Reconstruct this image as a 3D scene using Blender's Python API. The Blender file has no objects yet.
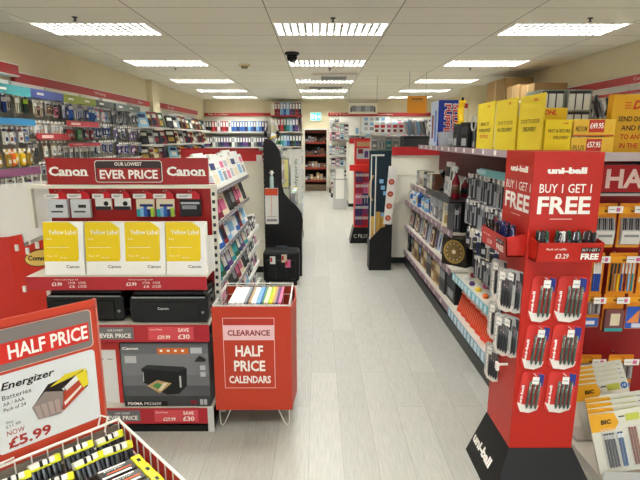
import bpy, math, random
from math import pi, sin, cos, radians as R
from mathutils import Vector, Matrix, Euler
random.seed(7)
S = bpy.context.scene
COL = S.collection
# ------------------------------------------------ camera, world, exposure
cam = bpy.data.cameras.new('camera'); cam.lens = 490*36/640; cam.sensor_width = 36; cam.clip_start = .05
co = bpy.data.objects.new('camera', cam); COL.objects.link(co)
co.location = (0, 0, 1.65); co.rotation_euler = (pi/2-math.atan(101.5/490), 0, -math.atan(2/490))
S.camera = co
S.view_settings.view_transform = 'Standard'; S.view_settings.look = 'None'
S.view_settings.exposure = 0.52; S.view_settings.gamma = 1
S.view_settings.use_curve_mapping = False
LAMP = 36.0        # radiance of the ceiling diffusers
w = bpy.data.worlds.new('daylight'); S.world = w; w.use_nodes = True
w.node_tree.nodes['Background'].inputs[0].default_value = (.9, .97, 1, 1)
w.node_tree.nodes['Background'].inputs[1].default_value = 1.7

# ------------------------------------------------ materials
def lin(h):
    h = h.lstrip('#'); h = h if len(h) == 6 else ''.join(c*2 for c in h); o = []
    for i in (0, 2, 4):
        c = int(h[i:i+2], 16)/255
        o.append(c/12.92 if c <= .04045 else ((c+.055)/1.055)**2.4)
    return (*o, 1)
_M = {}
def M(h, rough=.5, metal=0, emit=0, alpha=1, trans=0):
    k = (h, rough, metal, emit, alpha, trans)
    if k in _M: return _M[k]
    m = bpy.data.materials.new('mat_'+h.strip('#')); m.use_nodes = True
    nt = m.node_tree; b = nt.nodes['Principled BSDF']
    b.inputs['Base Color'].default_value = lin(h)
    b.inputs['Roughness'].default_value = rough
    b.inputs['Metallic'].default_value = metal
    b.inputs['Specular IOR Level'].default_value = .35
    if emit:
        b.inputs['Emission Color'].default_value = lin(h); b.inputs['Emission Strength'].default_value = emit
    elif not trans:
        n = nt.nodes.new('ShaderNodeTexNoise'); n.inputs['Scale'].default_value = 60; n.inputs['Detail'].default_value = 1
        tc = nt.nodes.new('ShaderNodeTexCoord'); nt.links.new(tc.outputs['Object'], n.inputs['Vector'])
        mr = nt.nodes.new('ShaderNodeMapRange'); mr.inputs[3].default_value = max(0, rough-.06); mr.inputs[4].default_value = min(1, rough+.08)
        nt.links.new(n.outputs[0], mr.inputs[0]); nt.links.new(mr.outputs[0], b.inputs['Roughness'])
    if trans:
        b.inputs['Transmission Weight'].default_value = trans; b.inputs['IOR'].default_value = 1.2
    if alpha < 1: b.inputs['Alpha'].default_value = alpha
    _M[k] = m; return m
def wallmat(h, amt=.05, sc=3):
    m = bpy.data.materials.new('painted_plaster'); m.use_nodes = True; nt = m.node_tree; b = nt.nodes['Principled BSDF']
    tc = nt.nodes.new('ShaderNodeTexCoord'); n = nt.nodes.new('ShaderNodeTexNoise'); n.inputs['Scale'].default_value = sc; n.inputs['Detail'].default_value = 4
    nt.links.new(tc.outputs['Object'], n.inputs['Vector'])
    cr = nt.nodes.new('ShaderNodeMixRGB'); c = lin(h); cr.inputs[1].default_value = c; cr.inputs[2].default_value = tuple(v*(1-amt*2) for v in c[:3])+(1,)
    nt.links.new(n.outputs[0], cr.inputs[0]); nt.links.new(cr.outputs[0], b.inputs['Base Color']); b.inputs['Roughness'].default_value = .8
    b.inputs['Specular IOR Level'].default_value = .2
    return m
def brickmat(name, c1, c2, cm, bw, rh, mort, offs, loc, rot=0, rough=.8, streak=0, spec=.3):
    m = bpy.data.materials.new(name); m.use_nodes = True; nt = m.node_tree; b = nt.nodes['Principled BSDF']
    tc = nt.nodes.new('ShaderNodeTexCoord'); mp = nt.nodes.new('ShaderNodeMapping')
    mp.inputs['Location'].default_value = loc; mp.inputs['Rotation'].default_value = (0, 0, rot)
    nt.links.new(tc.outputs['Object'], mp.inputs[0])
    br = nt.nodes.new('ShaderNodeTexBrick'); br.offset = offs; br.offset_frequency = 2; br.squash = 1
    br.inputs['Scale'].default_value = 1; br.inputs['Mortar Size'].default_value = mort; br.inputs['Mortar Smooth'].default_value = .1
    br.inputs['Brick Width'].default_value = bw; br.inputs['Row Height'].default_value = rh; br.inputs['Bias'].default_value = 0
    br.inputs['Color1'].default_value = lin(c1); br.inputs['Color2'].default_value = lin(c2); br.inputs['Mortar'].default_value = lin(cm)
    nt.links.new(mp.outputs[0], br.inputs['Vector'])
    n = nt.nodes.new('ShaderNodeTexNoise'); n.inputs['Detail'].default_value = 6
    mp2 = nt.nodes.new('ShaderNodeMapping'); nt.links.new(tc.outputs['Object'], mp2.inputs[0])
    mp2.inputs['Scale'].default_value = (22, 1.6, 1) if streak else (40, 40, 1)
    nt.links.new(mp2.outputs[0], n.inputs['Vector'])
    mr = nt.nodes.new('ShaderNodeMapRange'); mr.inputs[1].default_value = .3; mr.inputs[2].default_value = .7
    a = streak or .04
    mr.inputs[3].default_value = 1-a; mr.inputs[4].default_value = 1+a
    nt.links.new(n.outputs[0], mr.inputs[0])
    mx = nt.nodes.new('ShaderNodeMixRGB'); mx.blend_type = 'MULTIPLY'; mx.inputs[0].default_value = 1
    nt.links.new(br.outputs[0], mx.inputs[1]); nt.links.new(mr.outputs[0], mx.inputs[2]); nt.links.new(mx.outputs[0], b.inputs['Base Color'])
    b.inputs['Roughness'].default_value = rough; b.inputs['Specular IOR Level'].default_value = spec
    return m
RED = M('#cf2a22', .42); DRED = M('#96141a', .5); SRED = M('#b02f33', .4); WHITE = M('#e9e6e0', .5); OFFW = M('#d9d4c8', .55)
BLACK = M('#0d0d0e', .35); DGREY = M('#2b2c30', .5); GREY = M('#8a8a8c', .5); LGREY = M('#bdbcba', .5)
YEL = M('#f2c80a', .5); DHLY = M('#dcc328', .5); WIRE = M('#e6e2dc', .35); STRIP = M('#8f747e', .45); TEAL = M('#5fb2b8', .5)
TICKET = M('#f0ede8', .6); CHROME = M('#c9c9cc', .25, .9); CARD = M('#b08a5a', .8); PURP = M('#8a4f66', .5)
NAVY = M('#1c2a66', .5); TXW = M('#f4efe8', .5); TXK = M('#141414', .5); TXR = M('#c22420', .5); PINKW = M('#eec9c4', .5)

# ------------------------------------------------ mesh builder
_TX = {}
def textgeo(s, bold=0.0, shear=0.0):
    k = (s, bold, shear)
    if k not in _TX:
        c = bpy.data.curves.new('t', 'FONT'); c.body = s; c.size = 1; c.resolution_u = 2; c.offset = bold; c.shear = shear
        o = bpy.data.objects.new('t', c); COL.objects.link(o)
        bpy.context.view_layer.update()
        me = o.evaluated_get(bpy.context.evaluated_depsgraph_get()).to_mesh()
        vs = [tuple(v.co) for v in me.vertices]; fs = [tuple(p.vertices) for p in me.polygons]
        bpy.data.objects.remove(o); bpy.data.curves.remove(c)
        x0 = min(v[0] for v in vs); x1 = max(v[0] for v in vs); y0 = min(v[1] for v in vs); y1 = max(v[1] for v in vs)
        _TX[k] = ([((v[0]-x0)/(x1-x0), (v[1]-y0)/(y1-y0)) for v in vs], fs, (x1-x0)/(y1-y0))
    return _TX[k]
class MB:
    def __init__(s): s.v = []; s.f = []; s.fm = []; s.ms = []; s.T = None
    def mi(s, m):
        if m not in s.ms: s.ms.append(m)
        return s.ms.index(m)
    def add(s, vs, fs, m):
        b = len(s.v)
        if s.T is not None: vs = [tuple(s.T @ Vector(v)) for v in vs]
        s.v += [tuple(v) for v in vs]; i = s.mi(m)
        for f in fs: s.f.append([b+k for k in f]); s.fm.append(i)
        return s
    def box(s, x0, y0, z0, x1, y1, z1, m):
        v = [(x0,y0,z0),(x1,y0,z0),(x1,y1,z0),(x0,y1,z0),(x0,y0,z1),(x1,y0,z1),(x1,y1,z1),(x0,y1,z1)]
        return s.add(v, [(0,3,2,1),(4,5,6,7),(0,1,5,4),(1,2,6,5),(2,3,7,6),(3,0,4,7)], m)
    def bar(s, p, q, r, m, n=6, r2=None):
        p = Vector(p); q = Vector(q); d = (q-p); 
        if d.length < 1e-6: return s
        d.normalize(); a = d.orthogonal().normalized(); b = d.cross(a); r2 = r if r2 is None else r2
        v = [p+(a*cos(2*pi*i/n)+b*sin(2*pi*i/n))*r for i in range(n)] + [q+(a*cos(2*pi*i/n)+b*sin(2*pi*i/n))*r2 for i in range(n)]
        f = [(i, (i+1)%n, n+(i+1)%n, n+i) for i in range(n)] + [tuple(range(n))[::-1], tuple(range(n, 2*n))]
        return s.add(v, f, m)
    def path(s, pts, r, m, n=5):
        for a, b in zip(pts, pts[1:]): s.bar(a, b, r, m, n)
        return s
    def prism(s, poly, ax, a, b, m):   # poly in the two other axes
        def P(u, v, t): return (t,u,v) if ax == 'x' else (u,t,v) if ax == 'y' else (u,v,t)
        n = len(poly); v = [P(*p, a) for p in poly]+[P(*p, b) for p in poly]
        f = [(i, (i+1)%n, n+(i+1)%n, n+i) for i in range(n)] + [tuple(range(n))[::-1], tuple(range(n, 2*n))]
        return s.add(v, f, m)
    def lathe(s, prof, m, n=12, c=(0,0,0)):
        v = [(c[0]+r*cos(2*pi*i/n), c[1]+r*sin(2*pi*i/n), c[2]+z) for r, z in prof for i in range(n)]
        f = [(k*n+i, k*n+(i+1)%n, (k+1)*n+(i+1)%n, (k+1)*n+i) for k in range(len(prof)-1) for i in range(n)]
        f += [tuple(range(n))[::-1], tuple(range((len(prof)-1)*n, len(prof)*n))]
        return s.add(v, f, m)
    def quad(s, a, b, c, d, m): return s.add([a,b,c,d], [(0,1,2,3)], m)
    def rrect(s, x0, z0, x1, z1, y, r, m, t=.0008, n=4):   # rounded panel facing -y
        p = []
        for cx, cz, a0 in ((x1-r,z1-r,0),(x0+r,z1-r,90),(x0+r,z0+r,180),(x1-r,z0+r,270)):
            for i in range(n+1): a = R(a0+90*i/n); p.append((cx+r*cos(a), cz+r*sin(a)))
        return s.prism(p, 'y', y, y+t, m)
    def text(s, t, x, y, z, h, m, w=None, al='c', face='-y', bold=.0, shear=0):
        # centre/left at x, baseline z; face: the side it is read from
        g, f, asp = textgeo(t, bold, shear); W = w or h*asp
        ox = {'c': -W/2, 'l': 0, 'r': -W}[al]; out = []
        for u, v in g:
            a = ox+u*W; b = v*h
            out.append({'-y': (x+a, y, z+b), '-x': (x, y-a, z+b), '+x': (x, y+a, z+b), '+z': (x+a, y+b, z)}[face])
        return s.add(out, f, m)
    def mesh(s, name):
        me = bpy.data.meshes.new(name); me.from_pydata(s.v, [], s.f)
        for m in s.ms: me.materials.append(m)
        me.polygons.foreach_set('material_index', s.fm); me.update(); return me
    def obj(s, name, parent=None, loc=(0,0,0), rot=(0,0,0), bevel=0, smooth=False):
        o = bpy.data.objects.new(name, s.mesh(name)); COL.objects.link(o); o.location = loc; o.rotation_euler = rot
        if parent: o.parent = parent
        if bevel:
            b = o.modifiers.new('bevel', 'BEVEL'); b.width = bevel; b.segments = 2; b.limit_method = 'ANGLE'
        if smooth:
            for p in o.data.polygons: p.use_smooth = True
        return o
def tag(o, label, cat, group=None, kind=None):
    o['label'] = label; o['category'] = cat
    if group: o['group'] = group
    if kind: o['kind'] = kind
    return o
def thing(name, label, cat, loc=(0,0,0), rz=0, group=None):
    o = bpy.data.objects.new(name, None); COL.objects.link(o); o.location = loc; o.rotation_euler = (0,0,rz); o.empty_display_size = .05
    return tag(o, label, cat, group)
def struct(o): o['kind'] = 'structure'; return o
def kids(o): return [c for c in COL.objects if c.parent == o]
def dup(o, label, loc, rot=None, group=None):
    def cp(a, par):
        c = a.copy(); COL.objects.link(c); c.parent = par
        for k in a.children: cp(k, c)
        return c
    c = cp(o, None); c.location = loc
    if rot is not None: c.rotation_euler = rot
    c['label'] = label
    if group: c['group'] = group
    return c
class Proto:      # one of each kind; the first use moves the thing itself, later uses copy it
    def __init__(s, make): s.make = make; s.o = None
    def put(s, label, cat, loc, rot=(0,0,0), group=None):
        if s.o is None:
            s.o = s.make(); o = s.o; o.location = loc; o.rotation_euler = rot; tag(o, label, cat, group); return o
        o = dup(s.o, label, loc, rot, group); o['category'] = cat; return o
_P = {}
def proto(key, make):
    if key not in _P: _P[key] = Proto(make)
    return _P[key]
ORD = ['nearest','second','third','fourth','fifth','sixth','seventh','eighth','ninth','tenth','eleventh','twelfth','thirteenth','fourteenth','fifteenth','sixteenth','seventeenth','eighteenth','nineteenth','twentieth','twenty-first','twenty-second','twenty-third','twenty-fourth','twenty-fifth','twenty-sixth']
def nth(i, n, first='nearest', last='farthest'):
    return first if i == 0 else last if i == n-1 else ORD[i]+' '+('nearest' if first == 'nearest' else 'from left')
def lr(i, n): return 'leftmost' if i == 0 else 'rightmost' if i == n-1 else ORD[i]+' from left'
PAL = {'navy':'#1f2c63','blue':'#2e62b0','sky blue':'#7fb3d9','white':'#e6e4e0','grey':'#8d8f94','dark grey':'#3c3e44','black':'#17171a','red':'#c4252a','dark red':'#7d1c28',
 'pink':'#d86f9a','purple':'#5d3a75','green':'#4a8a48','dark green':'#234f38','yellow':'#ecc521','orange':'#ea6a1c','brown':'#6b4630','cream':'#ddd2b6','silver':'#b5b7bb','teal':'#2f9aa0','tan':'#b89468','lime':'#a9c93a','gold':'#a88a45'}
def C(n, r=.5): return M(PAL[n], r)
# ================================================= the room
Hc = 2.82; XL, XR, YB, YF = -3.5, 3.9, 15.6, -2.2
plaster = wallmat('#e2d6b5'); ceilm = brickmat('ceiling_tiles', '#ece7d8', '#e6e1d2', '#9c9686', 1.24, .615, .006, 0, (.48+.62*0, -5.425+.615*9, 0), rough=.9)
floorm = brickmat('floor_planks', '#aeada5', '#a3a199', '#8a877f', 1.25, .18, .0012, .37, (.3,.05,0), rot=pi/2, rough=.33, streak=.10, spec=.5)
b = MB(); b.box(XL-.1, YF-.1, -.1, XR+.1, YB+1.3, 0, floorm); struct(b.obj('floor'))
# ceiling: tile cells, left open where the light fittings are recessed
rows = [3.265, 5.725, 8.185, 10.645, 12.75, 14.7]; cols = [-2.39, .14, 2.66]
rows = [r for r in rows]; near = [.805]
holes = [(cx-.61, ry-.305, cx+.61, ry+.305) for cx in cols for ry in rows+near]
xs = sorted({XL-.1, XR+.1, *[h[0] for h in holes], *[h[2] for h in holes]}); ys = sorted({YF-.1, YB+.1, *[h[1] for h in holes], *[h[3] for h in holes]})
b = MB()
for i in range(len(xs)-1):
    for j in range(len(ys)-1):
        mx, my = (xs[i]+xs[i+1])/2, (ys[j]+ys[j+1])/2
        if any(h[0] < mx < h[2] and h[1] < my < h[3] for h in holes): continue
        b.box(xs[i], ys[j], Hc, xs[i+1], ys[j+1], Hc+.02, ceilm)
struct(b.obj('ceiling'))
b = MB(); b.box(XL-.1, YF, 0, XL, YB, Hc, plaster); b.box(XL, 10.42, 0, XL+.12, 10.85, Hc, plaster); struct(b.obj('wall_left'))
b = MB(); b.box(XR, YF, 0, XR+.1, YB, Hc, plaster); b.box(XR-.45, 11.6, 0, XR, 12.3, Hc, plaster); struct(b.obj('wall_right'))
b = MB(); b.box(XL, YB, 0, -.43, YB+.1, Hc, plaster); b.box(.285, YB, 0, XR, YB+.1, Hc, plaster); b.box(-.43, YB, 1.93, .285, YB+.1, Hc, plaster)
struct(b.obj('wall_back'))
b = MB(); b.box(XL, YF-.1, 2.3, XR, YF, Hc, plaster); b.box(XL, YF-.1, 0, XL+.5, YF, 2.3, plaster); b.box(XR-.5, YF-.1, 0, XR, YF, 2.3, plaster); b.box(XL+.5, YF-.1, 0, XR-.5, YF, .4, plaster); struct(b.obj('wall_front'))
b = MB(); b.box(-.9, YB+.1, 0, -.8, YB+1.3, 2.3, plaster); b.box(.7, YB+.1, 0, .8, YB+1.3, 2.3, plaster); b.box(-.9, YB+1.3, 0, .8, YB+1.4, 2.3, plaster); b.box(-.9, YB+.1, 2.3, .8, YB+1.4, 2.4, plaster)
struct(b.obj('wall_store_room'))
b = MB(); fm = M('#d8d3c6', .5)
b.box(-.47, YB-.03, 0, -.41, YB+.12, 1.97, fm); b.box(.27, YB-.03, 0, .33, YB+.12, 1.97, fm); b.box(-.41, YB-.03, 1.91, .27, YB+.12, 1.97, fm); struct(b.obj('door_1'))
for nm, x0, x1 in (('baseboard_left', XL, XL+.015), ('baseboard_right', XR-.015, XR)):
    b = MB(); b.box(x0, YF, 0, x1, 9.1 if x0 < 0 else 11.5, .1, DGREY); struct(b.obj(nm))

# ------------------------------------------------ ceiling lights
lampm = bpy.data.materials.new('fluorescent_diffuser'); lampm.use_nodes = True
bb = lampm.node_tree.nodes['Principled BSDF']; bb.inputs['Base Color'].default_value = (.9,.9,.9,1)
bb.inputs['Emission Color'].default_value = (.98, 1, .965, 1); bb.inputs['Emission Strength'].default_value = LAMP
louv = M('#83827d', .4); lframe = M('#e8e6e0', .4)
def mk_light():
    o = thing('ceiling_light', '', 'light')
    b = MB(); W, D = .61, .305
    for x0, y0, x1, y1 in ((-W,-D,-W+.02,D),(W-.02,-D,W,D),(-W+.02,-D,W-.02,-D+.02),(-W+.02,D-.02,W-.02,D)): b.box(x0,y0,-.004,x1,y1,.09,lframe)
    b.box(-W,-D,.09,W,D,.1,lframe); b.obj('frame', o)
    b = MB()
    for i in range(1, 15): x = -W+.02+(2*W-.04)*i/15; b.box(x-.011,-D+.02,0,x+.011,D-.02,.05,louv)
    for j in range(1, 4): y = -D+.02+(2*D-.04)*j/4; b.box(-W+.02,y-.012,.0,W-.02,y+.012,.05,louv)
    b.obj('louvre', o)
    b = MB(); b.box(-W+.03,-D+.03,.075,W-.03,D-.03,.085,lampm); b.obj('diffuser', o)
    return o
cn = {-2.39:'left', .14:'centre', 2.66:'right'}
lp = Proto(mk_light)
for cx in cols:
    n = 0
    for ry in near[::-1]+rows:
        pos = {.805:'over the shop entrance', 3.265:'over the foreground displays', 5.725:'nearest in view', 8.185:'second nearest in view', 10.645:'third nearest in view', 12.75:'fourth nearest in view', 14.7:'farthest, by the back wall'}[ry]
        lp.put(f'recessed louvred fluorescent light, {cn[cx]} column of the ceiling, {pos}', 'light', (cx, ry, Hc+.001), group='recessed ceiling lights')
# sprinklers, dome camera, detector, air conditioner
def mk_spr():
    b = MB(); b.lathe([(.028,0),(.028,-.006),(.01,-.008),(.009,-.03),(.02,-.034),(.02,-.037),(.003,-.038)], DGREY, 10); return b.obj('sprinkler_head')
sp = Proto(mk_spr)
for x, y, l in ((-2.39,5.17,'in front of the nearest left light'),(.15,5.2,'in front of the nearest centre light'),(2.7,5.19,'in front of the nearest right light'),(-2.42,8.73,'behind the second left light'),(.2,8.75,'behind the second centre light'),(2.58,8.71,'behind the second right light'),(.05,12.1,'near the back wall in the centre'),(3.2,12.2,'beside the right wall pillar')):
    sp.put('small dark sprinkler head on the ceiling '+l, 'sprinkler', (x, y, Hc-.0005), group='ceiling sprinkler heads')
o = thing('security_camera', 'black dome security camera on the ceiling left of the second centre light', 'camera', (-.36, 7.2, Hc))
MB().lathe([(.1,0),(.1,-.03),(.085,-.035)], DGREY, 20).obj('mount_plate', o, smooth=False)
MB().lathe([(.075,-.035),(.075,-.07),(.06,-.105),(.035,-.125),(.005,-.132)], M('#0c0c0d', .1), 20).obj('dome', o, smooth=True)
o = thing('smoke_detector', 'cream square-based smoke detector on the ceiling between left and centre lights', 'detector', (-1.19, 8.35, Hc))
MB().box(-.085,-.085,-.02,.085,.085,0,M('#cbb98c',.6)).obj('base', o, bevel=.004)
MB().lathe([(.055,-.02),(.055,-.05),(.04,-.062),(.003,-.064)], M('#8e8468',.6), 14).obj('sensor', o)
o = thing('air_conditioner', 'grey ceiling cassette air conditioner between the third and fourth centre lights', 'air conditioner', (.3, 9.75, Hc))
MB().box(-.42,-.4,-.045,.42,.4,0,OFFW).obj('panel', o, bevel=.006)
b = MB()
for k in range(6): b.box(-.24,-.26+k*.09,-.052,.24,-.24+k*.09,-.046,GREY)
b.obj('grille', o)
o = thing('air_vent', 'dark slotted ceiling vent just in front of the back wall', 'vent', (.18, 11.75, Hc))
MB().box(-.5,-.16,-.03,.5,.16,0,OFFW).obj('frame', o); b = MB()
for k in range(5): b.box(-.38,-.13+k*.055,-.036,.38,-.105+k*.055,-.031,DGREY)
b.obj('slat', o)
o = thing('exit_sign', 'small illuminated green exit sign above the store room doorway', 'sign', (-.07, YB-.04, 2.3))
MB().box(-.17,-.02,-.12,.17,.03,.14,WHITE).obj('housing', o)
b = MB(); b.box(-.155,-.024,-.1,.155,-.021,.12,M('#5fd2c0',.4,emit=.75)); tw = M('#f6fff8',.5,emit=1)
b.box(-.14,-.027,-.05,-.06,-.0245,.07,tw)    # doorway pictogram
b.lathe([(.018,0),(.018,.003)], tw, 10, (-.0,-.0262,.07)); b.box(-.02,-.027,-.02,.02,-.0245,.05,tw); b.box(-.05,-.027,.02,-.02,-.0245,.035,tw); b.box(.0,-.027,-.07,.02,-.0245,-.02,tw)
b.add([(.06,-.027,.025),(.11,-.027,.025),(.11,-.027,-.01),(.06,-.027,-.01),(.11,-.027,.05),(.145,-.027,.0075),(.11,-.027,-.035)], [(0,1,2,3),(4,5,6)], tw)
b.obj('pictogram', o)

# ------------------------------------------------ store room shelf seen through the doorway
wood = M('#5a3a28', .6); darkw = M('#33261e', .7)
o = thing('storage_shelving', 'dark wooden store room shelving seen through the far doorway', 'shelving', (-.07, YB+.55, 0))
MB().box(-.62,-.0,0,.62,.03,2.0,darkw).obj('back_panel', o)
for zz in (.32,.72,1.12,1.52,1.85):
    b = MB(); b.box(-.6,-.4,zz,.6,-.001,zz+.025,wood); b.box(-.6,-.41,zz-.03,.6,-.401,zz+.03,M('#8c3322',.6)); b.obj('shelf', o)
for s in (-1,1): MB().box(s*.61-.01,-.41,0,s*.61+.01,0,2.0,darkw).obj('side_panel', o)
MB().box(-.6,-.38,0,.6,-.01,.2,M('#6b5a45',.7)).obj('plinth', o)
for zi, zz in enumerate((.345,.745,1.145,1.545)):
    x = -.42; k = 0
    while x < .28:
        ww = random.uniform(.07,.12); h = random.uniform(.08,.26); cnm = random.choice(['tan','brown','dark grey','dark grey','brown','grey','black'])  # dark box colours paint in the shade of the unlit store room
        b = MB(); b.box(0,0,0,ww,.2,h,C(cnm)); b.box(.01,-.002,h*.3,ww-.01,0,h*.6,C(random.choice(['cream','brown','grey'])))
        q = b.obj('storage_box'); q.location = (x, YB+.2, zz)
        tag(q, f'{cnm} box, {["leftmost","second","third","fourth","fifth","sixth","seventh","eighth","ninth"][k]} in line on the {["lowest","second","third","top"][zi]} store room shelf', 'box', 'boxes on the store room shelves'); x += ww+.012; k += 1
# ================================================= product kinds
def hpack(w, h, kind, c1, c2, c3='white'):
    """hang pack: printed card with a moulded blister; origin = hang hole, front faces -y"""
    def mk():
        b = MB(); z1 = .02; z0 = z1-h; cm = C(c1)
        b.rrect(-w/2, z0, w/2, z1, -.001, .008, cm, .002, 2); b.box(-w*.12,-.0015,-.004,w*.12,-.001,.004,DGREY)
        if kind != 'pens': b.box(-w/2+.006,-.002,z1-h*.24,w/2-.006,-.0012,z1-h*.12,C(c3))
        if kind == 'pens':
            n = max(2, int(w/.02)); 
            for i in range(n):
                x = -w/2+w*(i+.5)/n; b.bar((x,-.01,z0+.015),(x,-.01,z1-h*.18),w/n*.30,C(c2 if i%2 else 'dark grey' if c2 in ('silver','white','grey') else c1 if c1 != c2 else 'silver'),5); b.bar((x,-.01,z1-h*.42),(x,-.01,z1-h*.17),w/n*.33,C(c3),5)
        elif kind == 'bag':
            b.prism([(-.002,z0+.01),(-.03,z0+.015),(-.035,z0+h*.3),(-.02,z1-h*.3),(-.002,z1-h*.26)], 'x', -w/2+.006, w/2-.006, C(c2)); b.box(-w*.3,-.037,z0+h*.15,w*.3,-.034,z0+h*.35,C(c3))
        else:
            b.box(-w/2+.01,-.022,z0+.012,w/2-.01,-.003,z1-h*.3,C(c2)); b.box(-w/2+.02,-.0235,z0+h*.2,w/2-.02,-.0222,z0+h*.42,C(c3)); b.box(-w/2+.015,-.0235,z0+h*.48,w*.1,-.0222,z0+h*.52,C(c1))
        return b.obj({'pens':'pen_pack','bag':'bagged_accessory','box':'blister_pack'}[kind])
    return proto(('hp', round(w,3), round(h,3), kind, c1, c2, c3), mk)
NM = {'pens':'pen pack','bag':'bagged accessory','box':'blister pack'}
def fbox(w, d, h, c1, c2, c3='white', name='carton'):
    def mk():
        b = MB(); b.box(-w/2,0,0,w/2,d,h,C(c1)); b.box(-w/2+.006,-.001,h*.55,w/2-.006,0,h*.85,C(c2)); b.box(-w*.3,-.001,h*.12,w*.3,0,h*.4,C(c3))
        return b.obj(name)
    return proto(('fb', round(w,3), round(d,3), round(h,3), c1, c2, c3, name), mk)
def book(w, h, t, c1, c2, c3='white'):
    def mk():     # front cover faces -y, stands on z = 0
        b = MB(); b.box(-w/2+.003,.002,.003,w/2-.004,t-.002,h-.003,M('#efeadc',.8)); b.box(-w/2,0,0,w/2,.002,h,C(c1)); b.box(-w/2,t-.002,0,w/2,t,h,C(c1)); b.box(-w/2-.001,0,0,-w/2+.002,t,h,C(c1))
        b.box(-w*.36,-.0008,h*.62,w*.36,0,h*.86,C(c3)); b.box(-w*.3,-.0008,h*.15,w*.32,0,h*.48,C(c2)); b.box(-w*.36,-.0008,h*.54,w*.2,0,h*.57,C(c2))
        return b.obj('book')
    return proto(('bk', round(w,3), round(h,3), round(t,3), c1, c2, c3), mk)
def hookmesh(L=.14):
    b = MB(); b.path([(0,0,0),(0,-L,0),(0,-L-.01,.012)], .0025, CHROME, 4); b.box(-.018,-L-.014,-.004,.018,-L-.012,.024,TICKET); return b
def strip(parent, x0, x1, y, z0, z1, m, tick=.0, tcol=None, name='ticket_strip'):
    b = MB(); b.box(x0, y-.008, z0, x1, y, z1, m)
    if tick:
        x = x0+tick*.4
        while x+.06 < x1:
            b.box(x, y-.0095, z0+.006, x+random.uniform(.035,.06), y-.008, z1-.006, tcol or TICKET); x += tick*random.uniform(.8,1.2)
    return b.obj(name, parent)

# ================================================= left wall: peg bays of stationery
LEFTB = [ # name, y0, y1, header colour, rows: (z, height, palette of (card, item, accent, kind)), strips (z0,z1,colour)
 ('teal-headed', 4.1, 5.7, '#4ca4ab', [(2.09,.19,[('black','dark green','lime','pens'),('white','green','lime','pens'),('cream','dark grey','white','pens'),('navy','blue','white','pens')]),
    (1.75,.18,[('white','grey','blue','box'),('white','white','navy','box'),('grey','white','dark red','box')]), (1.52,.18,[('yellow','yellow','white','box'),('orange','orange','cream','box'),('yellow','gold','white','box'),('red','orange','white','box')]),
    (1.22,.15,[('grey','purple','white','box'),('white','grey','brown','box')])], [(1.79,1.86,'#3a86b8'),(1.26,1.34,'#8a4f76')]),
 ('indigo-headed', 5.7, 6.42, '#4a5490', [(2.06,.18,[('white','tan','black','box'),('white','pink','black','box'),('cream','black','white','pens'),('pink','white','dark grey','box'),('white','brown','black','box')]),
    (1.83,.17,[('white','white','grey','box'),('white','silver','tan','box')]), (1.60,.19,[('white','grey','brown','box'),('grey','dark grey','white','pens'),('tan','white','grey','box')]),(1.36,.15,[('white','grey','black','box')])], [(1.635,1.71,'#a8323c')]),
 ('olive-headed', 6.42, 7.34, '#8d9a3a', [(2.08,.21,[('navy','navy','silver','pens'),('white','navy','silver','pens'),('blue','navy','white','pens'),('grey','navy','white','box')]),
    (1.80,.20,[('dark green','green','silver','box'),('dark grey','dark red','silver','box'),('dark red','red','silver','box'),('grey','black','silver','box')]), (1.53,.18,[('white','grey','white','pens'),('silver','dark grey','white','pens')]),(1.3,.15,[('grey','navy','white','box')])], [(1.805,1.875,'#b23a48'),(1.545,1.59,'#b23a48')]),
 ('dark-headed', 7.34, 7.98, '#4c5250', [(2.08,.22,[('white','sky blue','navy','box'),('pink','white','pink','box'),('white','grey','black','box')]), (1.84,.2,[('white','navy','white','box'),('grey','navy','silver','box')]),
    (1.6,.2,[('white','navy','grey','box'),('black','white','silver','box')]),(1.36,.15,[('white','grey','black','box')])], []),
 ('slate-headed', 8.06, 9.14, '#59605c', [(2.10,.26,[('dark grey','grey','white','pens'),('silver','dark grey','white','box'),('white','grey','dark grey','pens')]), (1.82,.22,[('grey','purple','white','box'),('white','dark grey','navy','box'),('purple','grey','white','pens')]),
    (1.56,.2,[('navy','purple','white','box'),('dark grey','dark red','white','box'),('white','navy','grey','box')]),(1.32,.15,[('dark grey','grey','white','box')])], [])]
peg = M('#d8d3c9', .6); pegd = M('#9d988f', .6)
LN = ['the top row', 'the second row', 'the third row', 'the lowest row']
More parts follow.
